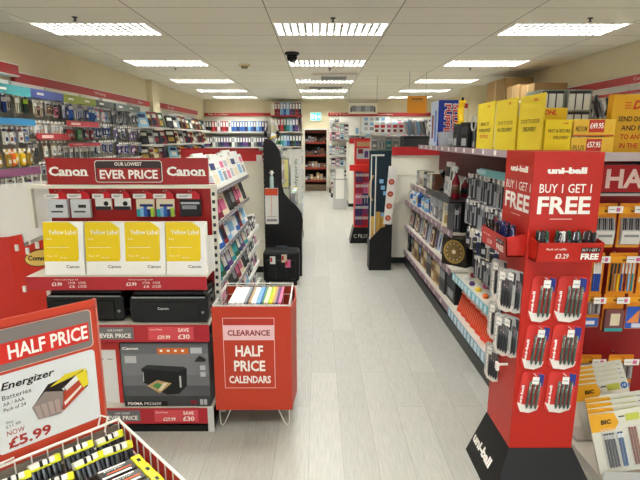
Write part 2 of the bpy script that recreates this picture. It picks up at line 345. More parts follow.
for (nm, y0, y1, hc, prow, strs) in LEFTB:
    o = thing('display_bay', f'{nm} wall bay of hanging stationery on the left wall', 'shelving', (XL+.01, (y0+y1)/2, 0), pi/2, 'peg bays on the left wall')
    L = (y1-y0)/2-.003      # local: x along the wall, -y out into the shop
    MB().box(-L,-.06,.12,L,0,2.10,pegd).box(-L,-.06,2.1,L,0,2.28,M('#ece8de')).obj('back_panel', o)
    MB().box(-L,-.42,0,L,0,.12,DGREY).obj('plinth', o)
    b = MB(); b.box(-L,-.41,.12,L,-.061,.15,OFFW); b.obj('shelf', o); strip(o, -L, L, -.41, .11, .16, STRIP, .1)
    for s in (-1, 1):
        b = MB(); b.box(s*L-.012 if s > 0 else s*L,-.075,.15,s*L if s > 0 else s*L+.012,-.061,2.28,OFFW); b.obj('upright', o)
    b = MB(); b.box(-L,-.285,2.10,L,-.275,2.20,M(hc,.5)); b.box(-L,-.275,2.185,L,-.06,2.2,M(hc,.5))
    for q in range(max(1,int(L*2/.45))): b.box(-L+.12+q*.45,-.2865,2.14,-L+.26+q*.45,-.2852,2.165,TXW)
    b.obj('header', o)
    for (za, zb, sc_) in strs: 
        b = MB(); b.box(-L,-.3,za,L,-.29,zb,M(sc_,.5)); b.box(-L,-.29,za,L,-.06,za+.008,OFFW); b.box(-L+.1,-.3015,za+.02,-L+.35,-.3002,zb-.02,PINKW); b.obj('ticket_strip', o)
    hk = None
    for ri, (z, h, pal) in enumerate(prow):
        wd = .088; n = int(2*L/wd); wd = 2*L/n
        for i in range(n):
            y = y0+wd*(i+.5)
            if y < 4.75: continue
            lx = y-(y0+y1)/2
            if hk is None: hk = hookmesh(.2).obj('hook', o); hk.location = (lx, -.06, z)
            else: h2 = hk.copy(); COL.objects.link(h2); h2.parent = o; h2.location = (lx, -.06, z)
            c1, c2, c3, kd = pal[(i*7+ri*3+(i//3))%len(pal)]
            hh = h*random.choice([.86,.93,1]); ww = wd*random.choice([.85,.95,.95])
            hpack(round(ww,2), round(hh,2), kd, c1, c2, c3).put(f'{c1} {NM[kd]}, {nth(int((y-max(y0,4.75))/wd), 99)} hook in {LN[ri]}, {nm} left wall bay', NM[kd], (XL+.07+.17+random.uniform(-.05,.02), y, z-.003), (0,random.uniform(-.03,.03),pi/2+random.uniform(-.12,.12)), f'hanging packs in the {nm} left wall bay')
# fascia boards above the bays
def fascia(name, label, x, y0, y1, z0, z1, side, words, step=0):
    o = thing(name, label, 'fascia', (x, (y0+y1)/2, 0), pi/2*(1 if side == 'L' else -1)); L = (y1-y0)/2
    MB().box(-L,-.05-step,z0,L,0,z1,SRED).obj('board', o)
    b = MB(); b.box(-L,-.055-step,z1,L,0,z1+.012,WHITE); b.box(-L,-.055-step,z0-.012,L,0,z0,WHITE); b.obj('trim', o)
    b = MB()
    for (t, lx, h, w_) in words: b.text(t, lx, -.0512-step, (z0+z1)/2-h/2, h, TXW, w_)
    if words: b.obj('lettering', o)
    return o
fascia('fascia_board','thick red fascia board at the near end of the left wall', XL+.005, 3.2, 5.83, 2.345, 2.455, 'L', [], .06)
fascia('fascia_board','red fascia board with small white lettering over the left wall bays', XL+.005, 5.84, 10.4, 2.28, 2.39, 'L', [('Writing',-.05,.055,.4),('Pens',1.75,.05,.22)])
fascia('fascia_board','red fascia board over the book shelves on the left wall', XL+.005, 10.88, 14.5, 2.3, 2.42, 'L', [('Books',-.8,.06,.5)])

# ---- book shelves on the left wall, beyond the pilaster
for (ya, yb_, lb) in ((9.17, 10.40, 'near white wall shelving unit of books between the slate-headed bay and the pilaster'), (10.87, 14.2, 'long white wall shelving unit with tiers of books beyond the left pilaster')):
    o = thing('wall_shelving', lb, 'shelving', (XL+.01, (ya+yb_)/2, 0), pi/2); L = (yb_-ya)/2
    MB().box(-L,-.03,.1,L,0,2.26,peg).obj('back_panel', o); MB().box(-L,-.44,0,L,0,.1,DGREY).obj('plinth', o)
    for zz in (.55,.92,1.24,1.54,1.86):
        b = MB(); b.box(-L,-.44,zz-.02,L,-.031,zz,OFFW); b.obj('shelf', o); strip(o,-L,L,-.44,zz-.03,zz+.003,LGREY,.15)
    for s in (-1,1): MB().box(s*(L-.015)-.015,-.05,.1,s*(L-.015)+.015,-.0305,2.26,OFFW).obj('upright', o)
BP = [('sky blue','white','navy'),('dark red','black','white'),('white','sky blue','black'),('black','dark grey','white'),('black','dark red','silver'),('brown','black','cream'),('black','gold','white'),('brown','cream','yellow'),('grey','white','black'),('purple','silver','white'),('navy','white','silver'),('cream','brown','dark red'),('dark green','gold','white'),('silver','navy','white')]
for si, zz in enumerate((1.86,1.54,1.24)):
    y = 9.32; i = 0
    while y < 14.0:
        if 10.28 < y < 11.0: y = 11.02
        ww = random.choice([.2,.24,.28]); h = random.choice([.26,.28,.31]) if si < 2 else .25; c = BP[(i*5+si*3+i//4)%len(BP)]
        book(ww,h,random.choice([.02,.03]),*c).put(f'{c[0]} book, {nth(i,99)} on the {["top","second","third"][si]} tier of the left wall book shelves', 'book', (XL+.29+.04*(i%2), y, zz+.004), (-.28,random.uniform(-.02,.02),pi/2-.5), 'books on the left wall shelving')
        y += ww*.72; i += 1

# ================================================= back wall, left of the doorway
def binder(c1, lab='white', w_=.075, h=.32):
    def mk():
        o = bpy.data.objects.new('ring_binder', None); COL.objects.link(o)
        b = MB(); b.box(-w_/2,0,0,w_/2,.003,h,C(c1)); b.box(-w_/2,.003,0,-w_/2+.003,.27,h,C(c1)); b.box(w_/2-.003,.003,0,w_/2,.27,h,C(c1)); b.box(-w_/2+.006,.02,.004,w_/2-.006,.26,h-.01,WHITE); b.obj('cover', o)
        b = MB(); b.box(-w_/2+.014,-.001,h*.5,w_/2-.014,0,h*.93,C(lab)); b.obj('label', o)
        b = MB(); b.lathe([(.011,0),(.011,.002)], CHROME, 8); b.T = None; q = b.obj('finger_ring', o, loc=(0,0,h*.17), rot=(pi/2,0,0)); return o
    return proto(('bi', c1, lab, w_, h), mk)
o = thing('binder_shelving', 'white shelving of binders on the back wall, left of the tall binder bay', 'shelving', (-2.48, YB-.01, 0))
MB().box(-1.02,-.03,0,1.02,0,2.3,peg).obj('back_panel', o)
for zz in (.5,.95,1.38,1.84):
    MB().box(-1.02,-.34,zz-.025,1.02,-.031,zz,OFFW).obj('shelf', o); strip(o,-1.02,1.02,-.34,zz-.03,zz+.02,LGREY)
for s in (-1.02, 0, 1.0): MB().box(s,-.05,0,s+.02,-.031,2.3,OFFW).obj('upright', o)
cs = ['white','white','red','dark red','white','sky blue','blue','blue','blue','navy','white','white','sky blue','white','navy','navy']
for si, zz in enumerate((1.84,1.38,.95)):
    n = 23
    for i in range(n):
        c = (['black']*3+['red','dark red','white','dark red','red','dark red','white','blue','blue','navy','blue','blue','navy','sky blue','blue','navy','sky blue','blue','navy','black'])[i] if si == 0 else ['black','purple','dark grey','white','purple','navy','grey'][(i*3+si)%7]
        binder(c, 'white' if c != 'white' else 'grey', .078).put(f'{c} ring binder, {lr(i,n)} on the {["top","second","third"][si]} shelf, back left wall', 'binder', (-3.435+.084*i, YB-.32, zz+.001), group='ring binders on the back left wall')
o = thing('fascia_board', 'red fascia strip on the back wall over the left binder shelving', 'fascia', (-2.48, YB-.012, 0))
MB().box(-1.03,-.03,2.33,1.02,0,2.42,SRED).obj('board', o); b = MB(); b.text('Files & Folders', -.6, -.0312, 2.355, .05, TXW, .6); b.obj('lettering', o)
# tall bay
o = thing('tall_shelving', 'tall white bay stacked with lever arch files to the ceiling beside the doorway', 'shelving', (-.95, YB-.01, 0))
MB().box(-.47,-.03,0,.47,0,2.76,peg).obj('back_panel', o)
for zz, m_ in ((.35,OFFW),(.7,OFFW),(1.03,OFFW),(1.42,OFFW),(1.86,OFFW),(2.34,SRED)):
    MB().box(-.47,-.38,zz-.04,.47,-.031,zz,m_).obj('shelf', o)
for s in (-.47,.455): MB().box(s,-.36,0,s+.015,-.031,2.3,OFFW).obj('side_panel', o)
tiers = [(2.34,.36,['cream','dark red','dark red','sky blue','blue','sky blue','purple','dark grey','dark red','black']),(1.86,.38,['cream','cream','dark red','red','dark green','teal','sky blue','navy','purple']),(1.42,.33,['cream','green','dark green','teal','sky blue','blue','black','dark green','navy','black']),(1.03,.3,['dark red','red','navy','black','navy','dark red','black','navy','dark grey'])]
for ti, (zz, h, cl) in enumerate(tiers):
    n = len(cl)
    for i, c in enumerate(cl):
        binder(c, 'white', .082, h).put(f'{c} lever arch file, {lr(i,n)} on the {["topmost","second","third","fourth"][ti]} shelf of the tall bay', 'binder', (-1.36+.09*i, YB-.37, zz+.001), group='lever arch files in the tall bay')
for i in range(9):
    c = ['yellow','white','cream','grey','white','blue','sky blue','white','dark green'][i]
    for zi, zz in enumerate((.7,.35)): binder(c, 'grey', .08, .27).put(f'{c} file, {lr(i,9)} on the {["second lowest","lowest"][zi]} shelf of the tall bay', 'binder', (-1.34+.09*i, YB-.37, zz+.001), group='low files in the tall bay')

# ================================================= back wall, right of the doorway
o = thing('peg_wall_bay', 'white back wall peg bays of hanging goods right of the doorway', 'shelving', (2.05, YB-.01, 0))
MB().box(-1.7,-.05,.12,1.7,0,2.3,peg).obj('back_panel', o); MB().box(-1.7,-.4,0,1.7,0,.12,DGREY).obj('plinth', o)
for s in (-1.7,-.86,0,.85,1.68): MB().box(s,-.065,.12,s+.02,-.051,2.3,OFFW).obj('upright', o)
for zz in (.5,.9): MB().box(-1.7,-.38,zz-.02,1.7,-.066,zz,OFFW).obj('shelf', o)
o2 = thing('fascia_board', 'red fascia strip with white lettering on the back wall right of the doorway', 'fascia', (1.9, YB-.012, 0))
MB().box(-1.58,-.06,2.33,1.6,0,2.43,SRED).obj('board', o2); b = MB(); b.text('Filing & Storage', -1.15,-.0612,2.36,.045,TXW,.75); b.text('Presentation', .15,-.0612,2.36,.045,TXW,.5); b.obj('lettering', o2)
P2 = [('white','grey','silver','box'),('silver','white','navy','box'),('white','pink','grey','box'),('grey','white','dark grey','pens'),('white','sky blue','white','box')]
for ri, (z, h) in enumerate(((2.22,.3),(1.86,.3),(1.5,.28),(1.2,.26))):
    for i in range(20):
        c1,c2,c3,kd = P2[(i*3+ri*2+i//4)%5]
        if ri == 0 and 3 < i < 12: continue
        hk2 = hookmesh(.14).obj('hook', o) if i+ri == 0 else None
        if hk2: hk = hk2; hk.location = (.42+.16*i-2.05,-.05,z)
        else: h2 = hk.copy(); COL.objects.link(h2); h2.parent = o; h2.location = (.42+.16*i-2.05,-.05,z)
        hpack(.13, h, kd, c1, c2, c3).put(f'{c1} {NM[kd]} {lr(i,20)} in the {["top","second","third","lowest"][ri]} hanging row, back right wall', NM[kd], (.42+.16*i, YB-.17, z-.003), (0,0,0), 'hanging packs on the back right wall')
for i in range(9):
    for zi, zz in enumerate((.9,.5,.12)):
        c = ['white','teal','grey','sky blue','silver','dark grey','pink','white','cream'][(i*2+zi*4)%9]
        fbox(.3,.2,.2,c,'white' if c != 'white' else 'grey','dark grey').put(f'{c} carton {lr(i,9)} on the {["upper","middle","bottom"][zi]} low shelf, back right wall', 'box', (.55+.36*i, YB-.36, zz+.001), group='cartons low on the back right wall')
# ================================================= the rack of hanging goods by the doorway, poster boards
o = thing('display_rack', 'narrow rack of hanging stationery with a dark foot, just right of the doorway', 'rack', (.62, 14.2, 0))
MB().box(-.24,-.02,.1,.24,.02,2.1,peg).obj('back_panel', o); MB().box(-.25,-.25,0,.25,.1,.1,DGREY).obj('base', o)
for zz in (.45,.8,1.15,1.5,1.62): MB().box(-.24,-.2,zz,.24,-.021,zz+.015,LGREY).obj('shelf', o)
k = 0
for ri, z in enumerate((2.02,1.8,1.42,1.08,.74,.4)):
    for i in range(4):
        c1,c2,c3,kd = [('white','grey','silver','box'),('sky blue','white','dark grey','box'),('grey','pink','white','box'),('white','dark red','navy','box'),('silver','teal','white','box'),('dark grey','white','pink','pens')][(k*5+ri)%6]; k += 1
        hpack(.118,.22,kd,c2,c1,c3).put(f'{c2} {NM[kd]}, {["leftmost","second","third","rightmost"][i]} in the {["top","second","third","fourth","fifth","lowest"][ri]} row of the doorway rack', NM[kd], (.44+.12*i,14.16,z), (0,0,0), 'packs on the doorway rack')
def board(name, label, x, y, z, w_, h, m, deco=None, t=.012):
    o = thing(name, label, 'poster' if 'poster' in name else 'sign', (x, y, z)); MB().box(-w_/2,0,-h/2,w_/2,t,h/2,m).obj('panel', o)
    if deco: b = MB(); deco(b, w_, h); b.obj('print', o)
    return o
board('planner_poster','large blank white planner board on the back wall right of the doorway', .96, 15.36, 2.02, .64, .55, WHITE, lambda b,w_,h: b.box(w_*.3,-.002,-h*.42,w_*.44,0,-h*.1,C('sky blue')))
q_ = [o for o in COL.objects if o.get('label','').startswith('large blank white planner')][0]
for s in (-1,1): MB().box(s*.25-.01,.0125,.16,s*.25+.01,.195,.18,LGREY).obj('bracket', q_)
board('planner_poster','pale grey wall planner poster beside the blank white board', 1.75, 15.3, 2.05, .85, .5, M('#dfe3e6',.5), lambda b,w_,h: [b.box(-w_*.4+i*w_*.2,-.002,-h*.3+j*h*.28,-w_*.27+i*w_*.2,0,-h*.12+j*h*.28,C(['silver','grey','sky blue'][(i+j)%3])) for i in range(4) for j in range(3)])
def arch(b, w_, h):
    b.box(-w_*.5,-.003,-h*.5,w_*.5,0,-h*.36,SRED); b.box(-w_*.5,-.003,h*.42,w_*.5,0,h*.48,C('grey'))
    for i in range(5): x = -w_*.32+i*w_*.16; b.box(x-.05,-.003,-h*.2,x+.05,0,h*.2,C(['grey','silver'][i%2]))
    for s in (-1,1): b.box(s*w_*.42-.01,-.003,-h*.25,s*w_*.42+.01,0,h*.1,C('black'))
o = board('hanging_sign','pale hanging sign with a red bottom edge suspended near the back wall', .88, 9.9, 2.22, .56, .28, M('#efe8d6',.5), arch)
b = MB()
for s in (-1,1): b.bar((s*.27,.005,.14),(s*.27,.005,Hc-2.22),.003,DGREY,4)
b.obj('suspension_wire', o)
o = board('hanging_sign','orange hanging poster suspended over the black box on the middle gondola', 1.78, 9.1, 2.245, .35, .3, M('#d98e1f',.5), lambda b,w_,h: [b.box(-.1,-.003,h*.28,.1,0,h*.36,C('brown')), b.box(-.13,-.003,h*.16,.13,0,h*.19,C('gold'))])
b = MB()
for s in (-1,1): b.bar((s*.15,.005,.15),(s*.15,.005,Hc-2.245),.003,DGREY,4)
b.obj('suspension_wire', o)

# ================================================= white-panelled gondola ends
panelm = M('#efebdb', .4)
def endpanel(label, x0, x1, y, ztop, redz, yb, tail=0):
    o = thing('gondola', label, 'shelving', ((x0+x1)/2, y, 0)); L = (x1-x0)/2
    b = MB()
    for i in range(4):
        za = .08+i*(ztop-.08)/4; b.box(-L,0,za+.002,L,.02,za+(ztop-.08)/4-.002,panelm)
    b.obj('end_panel', o)
    MB().box(-L,.004,0,L,yb,.08,BLACK).obj('plinth', o)
    MB().box(-L,-.02,redz,L,.02,ztop+.0,M('#b3262a',.45)).obj('top_rail', o)
    MB().box(-L+.01,.021,.08,L-.01,yb,ztop-.12,OFFW).obj('carcass', o)
    MB().box(-L,.021,ztop-.119,L,yb,ztop-.1,OFFW).obj('top_shelf', o)
    return o
endpanel('white panelled gondola end with a red top rail behind the suitcase', -1.6, -.64, 5.95, 1.505, 1.385, .6)
endpanel('white panelled gondola end with a red top rail beside the leaning poster stand', .955, 1.9, 6.42, 1.545, 1.44, .9)
o = endpanel('red-topped low gondola seen over the top of the nearer white panel', -2.2, -.95, 8.0, 1.5, 1.33, .8)
endpanel('white gondola end far right of the aisle behind the red pen stand', .75, 1.25, 12.0, 1.66, 1.53, 1.3)
# price card clipped on the left white panel
q = MB().box(-.035,-.003,-.06,.035,0,.06,WHITE).obj('price_card'); q.location = (-.7,5.928,1.40); tag(q,'small white price card clipped to the red rail left of the black stand','price card')

# goods on top of the right white gondola
o = thing('black_crate', 'black box on the middle right gondola under the grey folders', 'box', (1.37, 6.95, 1.446)); o.name = 'storage_crate'
b = MB(); b.box(-.175,0,0,.175,.3,.24,DGREY); b.obj('body', o); MB().box(-.18,-.005,.2,.18,.305,.225,BLACK).obj('rim', o)
for i in range(7):
    cc = ['silver','sky blue','grey','silver','sky blue','grey','dark grey'][i]
    def mk(cc=cc):
        return MB().lathe([(.003,0),(.10,.002),(.1,.018),(.003,.02)], C(cc,.3), 18).obj('plastic_wallet')
    proto(('disc',cc), mk).put(f'{cc} round-backed wallet, {lr(i,7)} in the row standing on the black box', 'wallet', (1.235+.042*i, 7.1, 1.7895), (0,pi/2-.2,0), 'wallets standing on the black box')
o = thing('goods_shelf', 'high white shelf of red and white cartons behind the poster stand', 'shelving', (1.0, 7.3, 0))
MB().box(-.2,0,1.70,.28,.35,1.725,OFFW).obj('shelf', o); 
for s in (-.2,.265): MB().box(s,.3,0,s+.015,.35,1.699,OFFW).obj('upright', o)
MB().box(-.2,.352,.1,.28,.36,1.69,peg).obj('back_panel', o); MB().box(-.22,0,0,.3,.36,.08,DGREY).obj('base', o)
for i in range(5):
    fbox(.075,.08,.14,'white',['red','red','pink','red','red'][i],'dark red').put(f'red and white carton, {lr(i,5)} on the high white shelf behind the poster stand', 'box', (.86+.09*i,7.35,1.726), group='cartons on the high white shelf')
for ri in range(3):
    for i in range(4):
        c1,c2,c3,kd = [('silver','grey','white','box'),('white','dark grey','silver','pens'),('grey','teal','white','box')][(i+ri)%3]
        hpack(.095,.17,kd,c1,c2,c3).put(f'{c1} {NM[kd]}, {lr(i,4)} in {["upper","middle","lower"][ri]} hanging row under the high white shelf', NM[kd], (.86+.11*i,7.33+.3,1.64-.19*ri), (0,0,0), 'packs under the high white shelf')

# ================================================= left aisle stand with curved side, suitcase
o = thing('accessory_stand', 'tall black aisle stand with a curved side panel behind the suitcase', 'stand', (-.42, 5.78, 0))
prof = [(-.215,0),(.225,0),(.225,.5),(.24,.68),(.225,.78),(.17,.86),(.09,.93),(.02,1.02),(-.005,1.12),(-.005,1.42),(-.03,1.52),(-.08,1.6),(-.14,1.64),(-.19,1.65),(-.215,1.6)]
MB().prism(prof,'y',0,.025,M('#101012',.4)).obj('side_panel', o)
MB().box(-.21,.026,.05,-.19,.849,1.6,DGREY).obj('back_panel', o)
for zz, x1 in ((.05,.21),(.4,.2),(.75,.17),(1.1,-.01),(1.4,-.02)): MB().box(-.189,.026,zz,x1,.849,zz+.02,GREY).obj('shelf', o)
b = MB(); b.box(-.2185,.005,.05,-.2155,.019,1.62,BLACK)
for i in range(26): b.box(-.222,-.004,.08+i*.06,-.2155,.02,.105+i*.06,OFFW)
b.obj('slotted_edge', o)
for zi,(zz,x) in enumerate(((.07,.19),(.42,.18),(.77,.15),(1.12,-.03),(1.42,-.05))):
    for i in range(6):
        c = ['white','yellow','grey','sky blue','silver','green','white','pink'][(i*3+zi)%8]
        fbox(.11,.05,.24 if zi < 4 else .15,c,'white' if c != 'white' else 'dark grey','grey').put(f'{c} box, {nth(i,6)} on {["bottom","second","third","fourth","top"][zi]} shelf of the curved black stand','box',(-.42+x,5.88+.13*i,zz+.001),(0,0,pi/2),'boxes on the curved black stand')
# second rack further down the aisle with upright lettering
o = thing('display_rack', 'tall pale aisle rack with upright lettering behind the black curved stand', 'rack', (-.33, 7.2, 0))
MB().box(-.07,0,0,.1,.02,1.50,M('#d9d8d2',.5)).obj('end_panel', o); MB().box(-.13,.021,0,.08,1.2,.1,DGREY).obj('base', o); MB().box(-.12,.021,.1,-.1,1.2,1.5,peg).obj('back_panel', o)
b = MB(); b.T = Matrix.Translation((0.04,-.0012,.86)) @ Matrix.Rotation(-pi/2,4,'Y'); b.text('Bodyguards',0,0,0,.06,M('#3b6b3b'),.5,'l'); b.obj('lettering', o)
for zz in (.35,.65,.95,1.25): MB().box(-.099,.021,zz,.08,1.2,zz+.015,LGREY).obj('shelf', o)
for zi, zz in enumerate((.101,.366,.666,.966,1.266)):
    for i in range(7):
        c = ['blue','white','grey','navy','sky blue','silver','blue'][(i*2+zi)%7]
        fbox(.13,.06,.2,c,'white' if c != 'white' else 'blue','silver').put(f'{c} box, {nth(i,7)} on {["bottom","second","third","fourth","top"][zi]} shelf of the pale lettered rack','box',(-.255,7.32+.16*i,zz),(0,0,pi/2),'boxes on the pale lettered rack')
# yellow framed card between them
o = thing('framed_print','yellow and grey framed print hanging on the aisle rack end', 'picture', (-.47, 7.0, 0))
MB().box(-.07,0,0,.06,.015,1.48,M('#c9c6b8',.5)).obj('post', o); MB().box(-.05,-.012,.95,.06,0,1.38,GREY).obj('frame', o); MB().box(-.04,-.014,.97,.05,-.0125,1.36,M('#d8cf86',.5)).obj('print', o)
# headphones and box heap on top of the stand
o = thing('headphones', 'silver and black headphones on top of the curved black stand', 'headphones', (-.535, 5.79, 1.652), .2)
b = MB(); b.path([(.1*cos(R(a)),0,.1+.11*sin(R(a))) for a in range(0,181,15)], .011, M('#c9c9cc',.3), 6); b.obj('headband', o); o.scale = (.72,.72,.85)
for s in (-1,1):
    b = MB(); b.T = Matrix.Translation((s*.1,0,.055)) @ Matrix.Rotation(s*pi/2,4,'Y'); b.lathe([(.02,-.025),(.05,-.02),(.055,0),(.045,.02),(.02,.025)], M('#161618',.3), 14); b.obj('ear_cup', o)
o = thing('mannequin_bust','pale grey display bust with a yellow strap beside the headphones', 'display', (-.53, 5.93, 1.56)); o.scale = (.62,.62,.75)
MB().lathe([(.05,0),(.035,.03),(.06,.08),(.066,.14),(.05,.19),(.015,.21)], M('#b9bcc2',.3), 14).obj('bust', o, smooth=True)
b = MB(); b.path([(.07*cos(R(a)),.07*sin(R(a)),.14+.03*cos(R(a))) for a in range(0,361,20)], .012, YEL, 5); b.obj('strap', o)
MB().box(-.05,-.05,-.18,.05,.05,0,DGREY).obj('plinth', o)
# leaflet holder and bottle on the stand's side
o = thing('leaflet_box','white leaflet holder with an orange top hung on the black stand', 'leaflet holder', (-.545, 5.775, .66)); 
MB().box(-.075,-.06,0,.075,0,.42,M('#e8e6e2',.5)).obj('holder', o)
b = MB(); b.box(-.076,-.062,.34,.076,-.0605,.42,M('#cf4a26')); b.box(-.002,-.062,.09,.002,-.0605,.33,C('orange')); b.box(-.06,-.062,.03,.06,-.0605,.06,C('grey')); b.box(-.06,-.062,.085,.06,-.0605,.09,C('grey')); b.obj('print', o)
o = thing('spray_bottle','small clear bottle with a pale cap standing on the leaflet holder', 'bottle', (-.54, 5.74, 1.081)); 
MB().lathe([(.022,0),(.024,.01),(.024,.12),(.012,.15),(.012,.16)], M('#a9c4c4',.15), 12).obj('body', o, smooth=True); MB().lathe([(.016,.16),(.016,.2),(.005,.205)], WHITE, 10).obj('cap', o); MB().box(-.03,-.005,.175,.03,.005,.185,LGREY).obj('nozzle', o)

o = thing('suitcase','black wheeled laptop case with price tags in front of the curved stand','suitcase',(-.42,5.52,0))
sm = M('#111113',.6)
MB().box(-.205,-.13,.045,.205,.13,.40,sm).obj('body', o, bevel=.03)
MB().box(-.17,-.165,.07,.17,-.131,.31,M('#0b0b0d',.6)).obj('front_pocket', o, bevel=.015)
b = MB(); b.path([(-.06,0,.4),(-.055,0,.43),(.055,0,.43),(.06,0,.4)], .01, M('#3a4450'), 6); b.obj('handle', o)
for s in (-1,1): b = MB(); b.T = Matrix.Translation((s*.16,.08,.035)) @ Matrix.Rotation(pi/2,4,'Y'); b.lathe([(.035,-.015),(.035,.015)], DGREY, 12); b.obj('wheel', o)
for s in (-1,1): MB().box(s*.16-.02,-.12,0,s*.16+.02,-.08,.046,BLACK).obj('foot', o)
for s in (-.06,.06): MB().box(s-.003,-.168,.09,s+.003,-.1655,.29,DGREY).obj('zip', o)
for (x,z,c) in ((-.09,.31,'white'),(.04,.33,'cream'),(.08,.27,'pink')):
    b = MB(); b.box(x-.03,-.172,z-.045,x+.03,-.17,z+.045,C(c)); b.box(x-.027,-.1732,z-.02,x-.005,-.1722,z+.03,C('red')); b.obj('price_tag', o)

# ================================================= right aisle: poster stand, red pen stand
o = thing('poster_stand','black cardboard bin stand of rolled posters at the end of the white panel','stand',(.79,6.18,0))
bm_ = M('#0f0f11',.5)
b = MB(); b.prism([(-.14,0),(.14,0),(.14,.60),(-.0,.55),(-.14,.40)],'y',-.13,-.12,bm_); b.obj('front_panel', o)
MB().box(-.14,.1,0,.14,.11,1.5,M('#0c2a35',.4)).obj('back_board', o)
b = MB(); b.box(-.14,-.119,0,-.13,.099,.4,bm_); b.obj('side_panel', o); MB().box(.13,-.119,0,.14,.099,.60,bm_).obj('side_panel', o)
MB().box(-.13,-.119,.01,.13,.099,.02,bm_).obj('floor_panel', o)
b = MB()
for x in (-.135,-.08): b.box(x-.006,-.125,.39 if x < -.1 else .47,x+.006,-.113,1.46,WHITE)
b.box(-.14,-.125,1.44,.02,-.113,1.46,WHITE); b.obj('wire_frame', o)
b = MB(); b.box(-.05,-.02,.52,.115,-.01,1.46,M('#0e2531',.3)); 
for z,x in ((1.1,-.0),(.95,.05),(1.02,.02),(.68,.03)): b.box(x-.02,-.022,z,x+.03,-.0205,z+.05,C('sky blue'))
b.obj('poster_print', o)
b = MB(); b.path([(-.1,-.03,1.2),(-.14,-.02,1.1),(-.14,-.02,.95),(-.1,0,.88)],.012,C('tan'),6); b.obj('strap', o)
for i,(x,c,h) in enumerate(((-.095,'gold',.66),(-.03,'gold',.72),(.03,'tan',.66))):
    def mk(c=c,h=h): return MB().lathe([(.03,0),(.03,h),(.024,h),(.024,h-.01)],M('#c9a04e',.5),14).obj('poster_tube')
    proto(('tube',c,h),mk).put(f'gold poster tube, {["leftmost","middle","rightmost"][i]} of three in the black poster stand','poster tube',(.79+x,6.13,.021),group='poster tubes in the black stand')
o = thing('sticker_strip','leaning white strip of cards with red round motifs on the poster stand','display strip',(.865,6.03,.60),0); o.rotation_euler=(0,R(4),0)
MB().box(-.05,0,0,.05,.008,.72,WHITE).obj('strip', o)
for k in range(4):
    b = MB(); b.T = Matrix.Translation((0,-.002,.08+k*.15)) @ Matrix.Rotation(pi/2,4,'X'); b.lathe([(.036,0),(.036,.003)],M('#b8433a'),14); b.lathe([(.018,.003),(.018,.004)],M('#c98a6a'),10); b.obj('card_motif', o)
o = thing('pen_stand','red pen display stand with a black base bearing white lettering beside the poster stand','stand',(.7,7.85,0))
MB().prism([(-.19,0),(.19,0),(.13,.26),(-.13,.26)],'y',-.15,.15,BLACK).obj('base', o)
b = MB(); b.text('C PILOT',.0,-.1525,.09,.06,TXW,.26); b.obj('lettering', o)
MB().box(-.12,-.12,.26,.12,.12,1.62,M('#d8241c',.4)).obj('column', o)
b = MB(); b.box(-.13,-.14,1.3,.13,-.121,1.62,M('#c33',.4)); b.box(-.1,-.142,1.34,.1,-.1405,1.5,C('silver')); b.box(-.08,-.1435,1.42,.0,-.1422,1.49,C('dark red')); b.box(.02,-.1435,1.36,.08,-.1422,1.46,C('purple')); b.box(-.1,-.142,1.53,.1,-.1405,1.6,C('tan')); b.obj('header', o)
MB().box(-.21,-.22,1.16,.06,-.1405,1.25,M('#e0281e',.4)).obj('tray', o)
for r in range(5):
    for i in range(2):
        c = ['purple','red','pink','navy'][(r+i)%4]
        hpack(.12,.17,'pens',c,['dark red','navy','purple','red'][(r*2+i)%4],'white').put(f'{c} pen pack, {["left","right"][i]} column {["top","second","third","fourth","lowest"][r]} row of the red pen stand','pen pack',(.65+.1*i,7.85-.125,1.12-.17*r),(0,0,0),'pen packs on the far red pen stand')
# white sale stand by the far doorway
o = thing('leaflet_stand','small white and grey leaflet stand on the floor right of the doorway','stand',(.52,11.7,0))
MB().box(-.16,-.1,0,.16,.1,.7,LGREY).obj('body', o); MB().box(-.1,-.104,.25,.1,-.101,.95,WHITE).obj('leaflet_panel', o); MB().box(-.17,-.11,.7,.17,.11,.72,GREY).obj('tray', o)
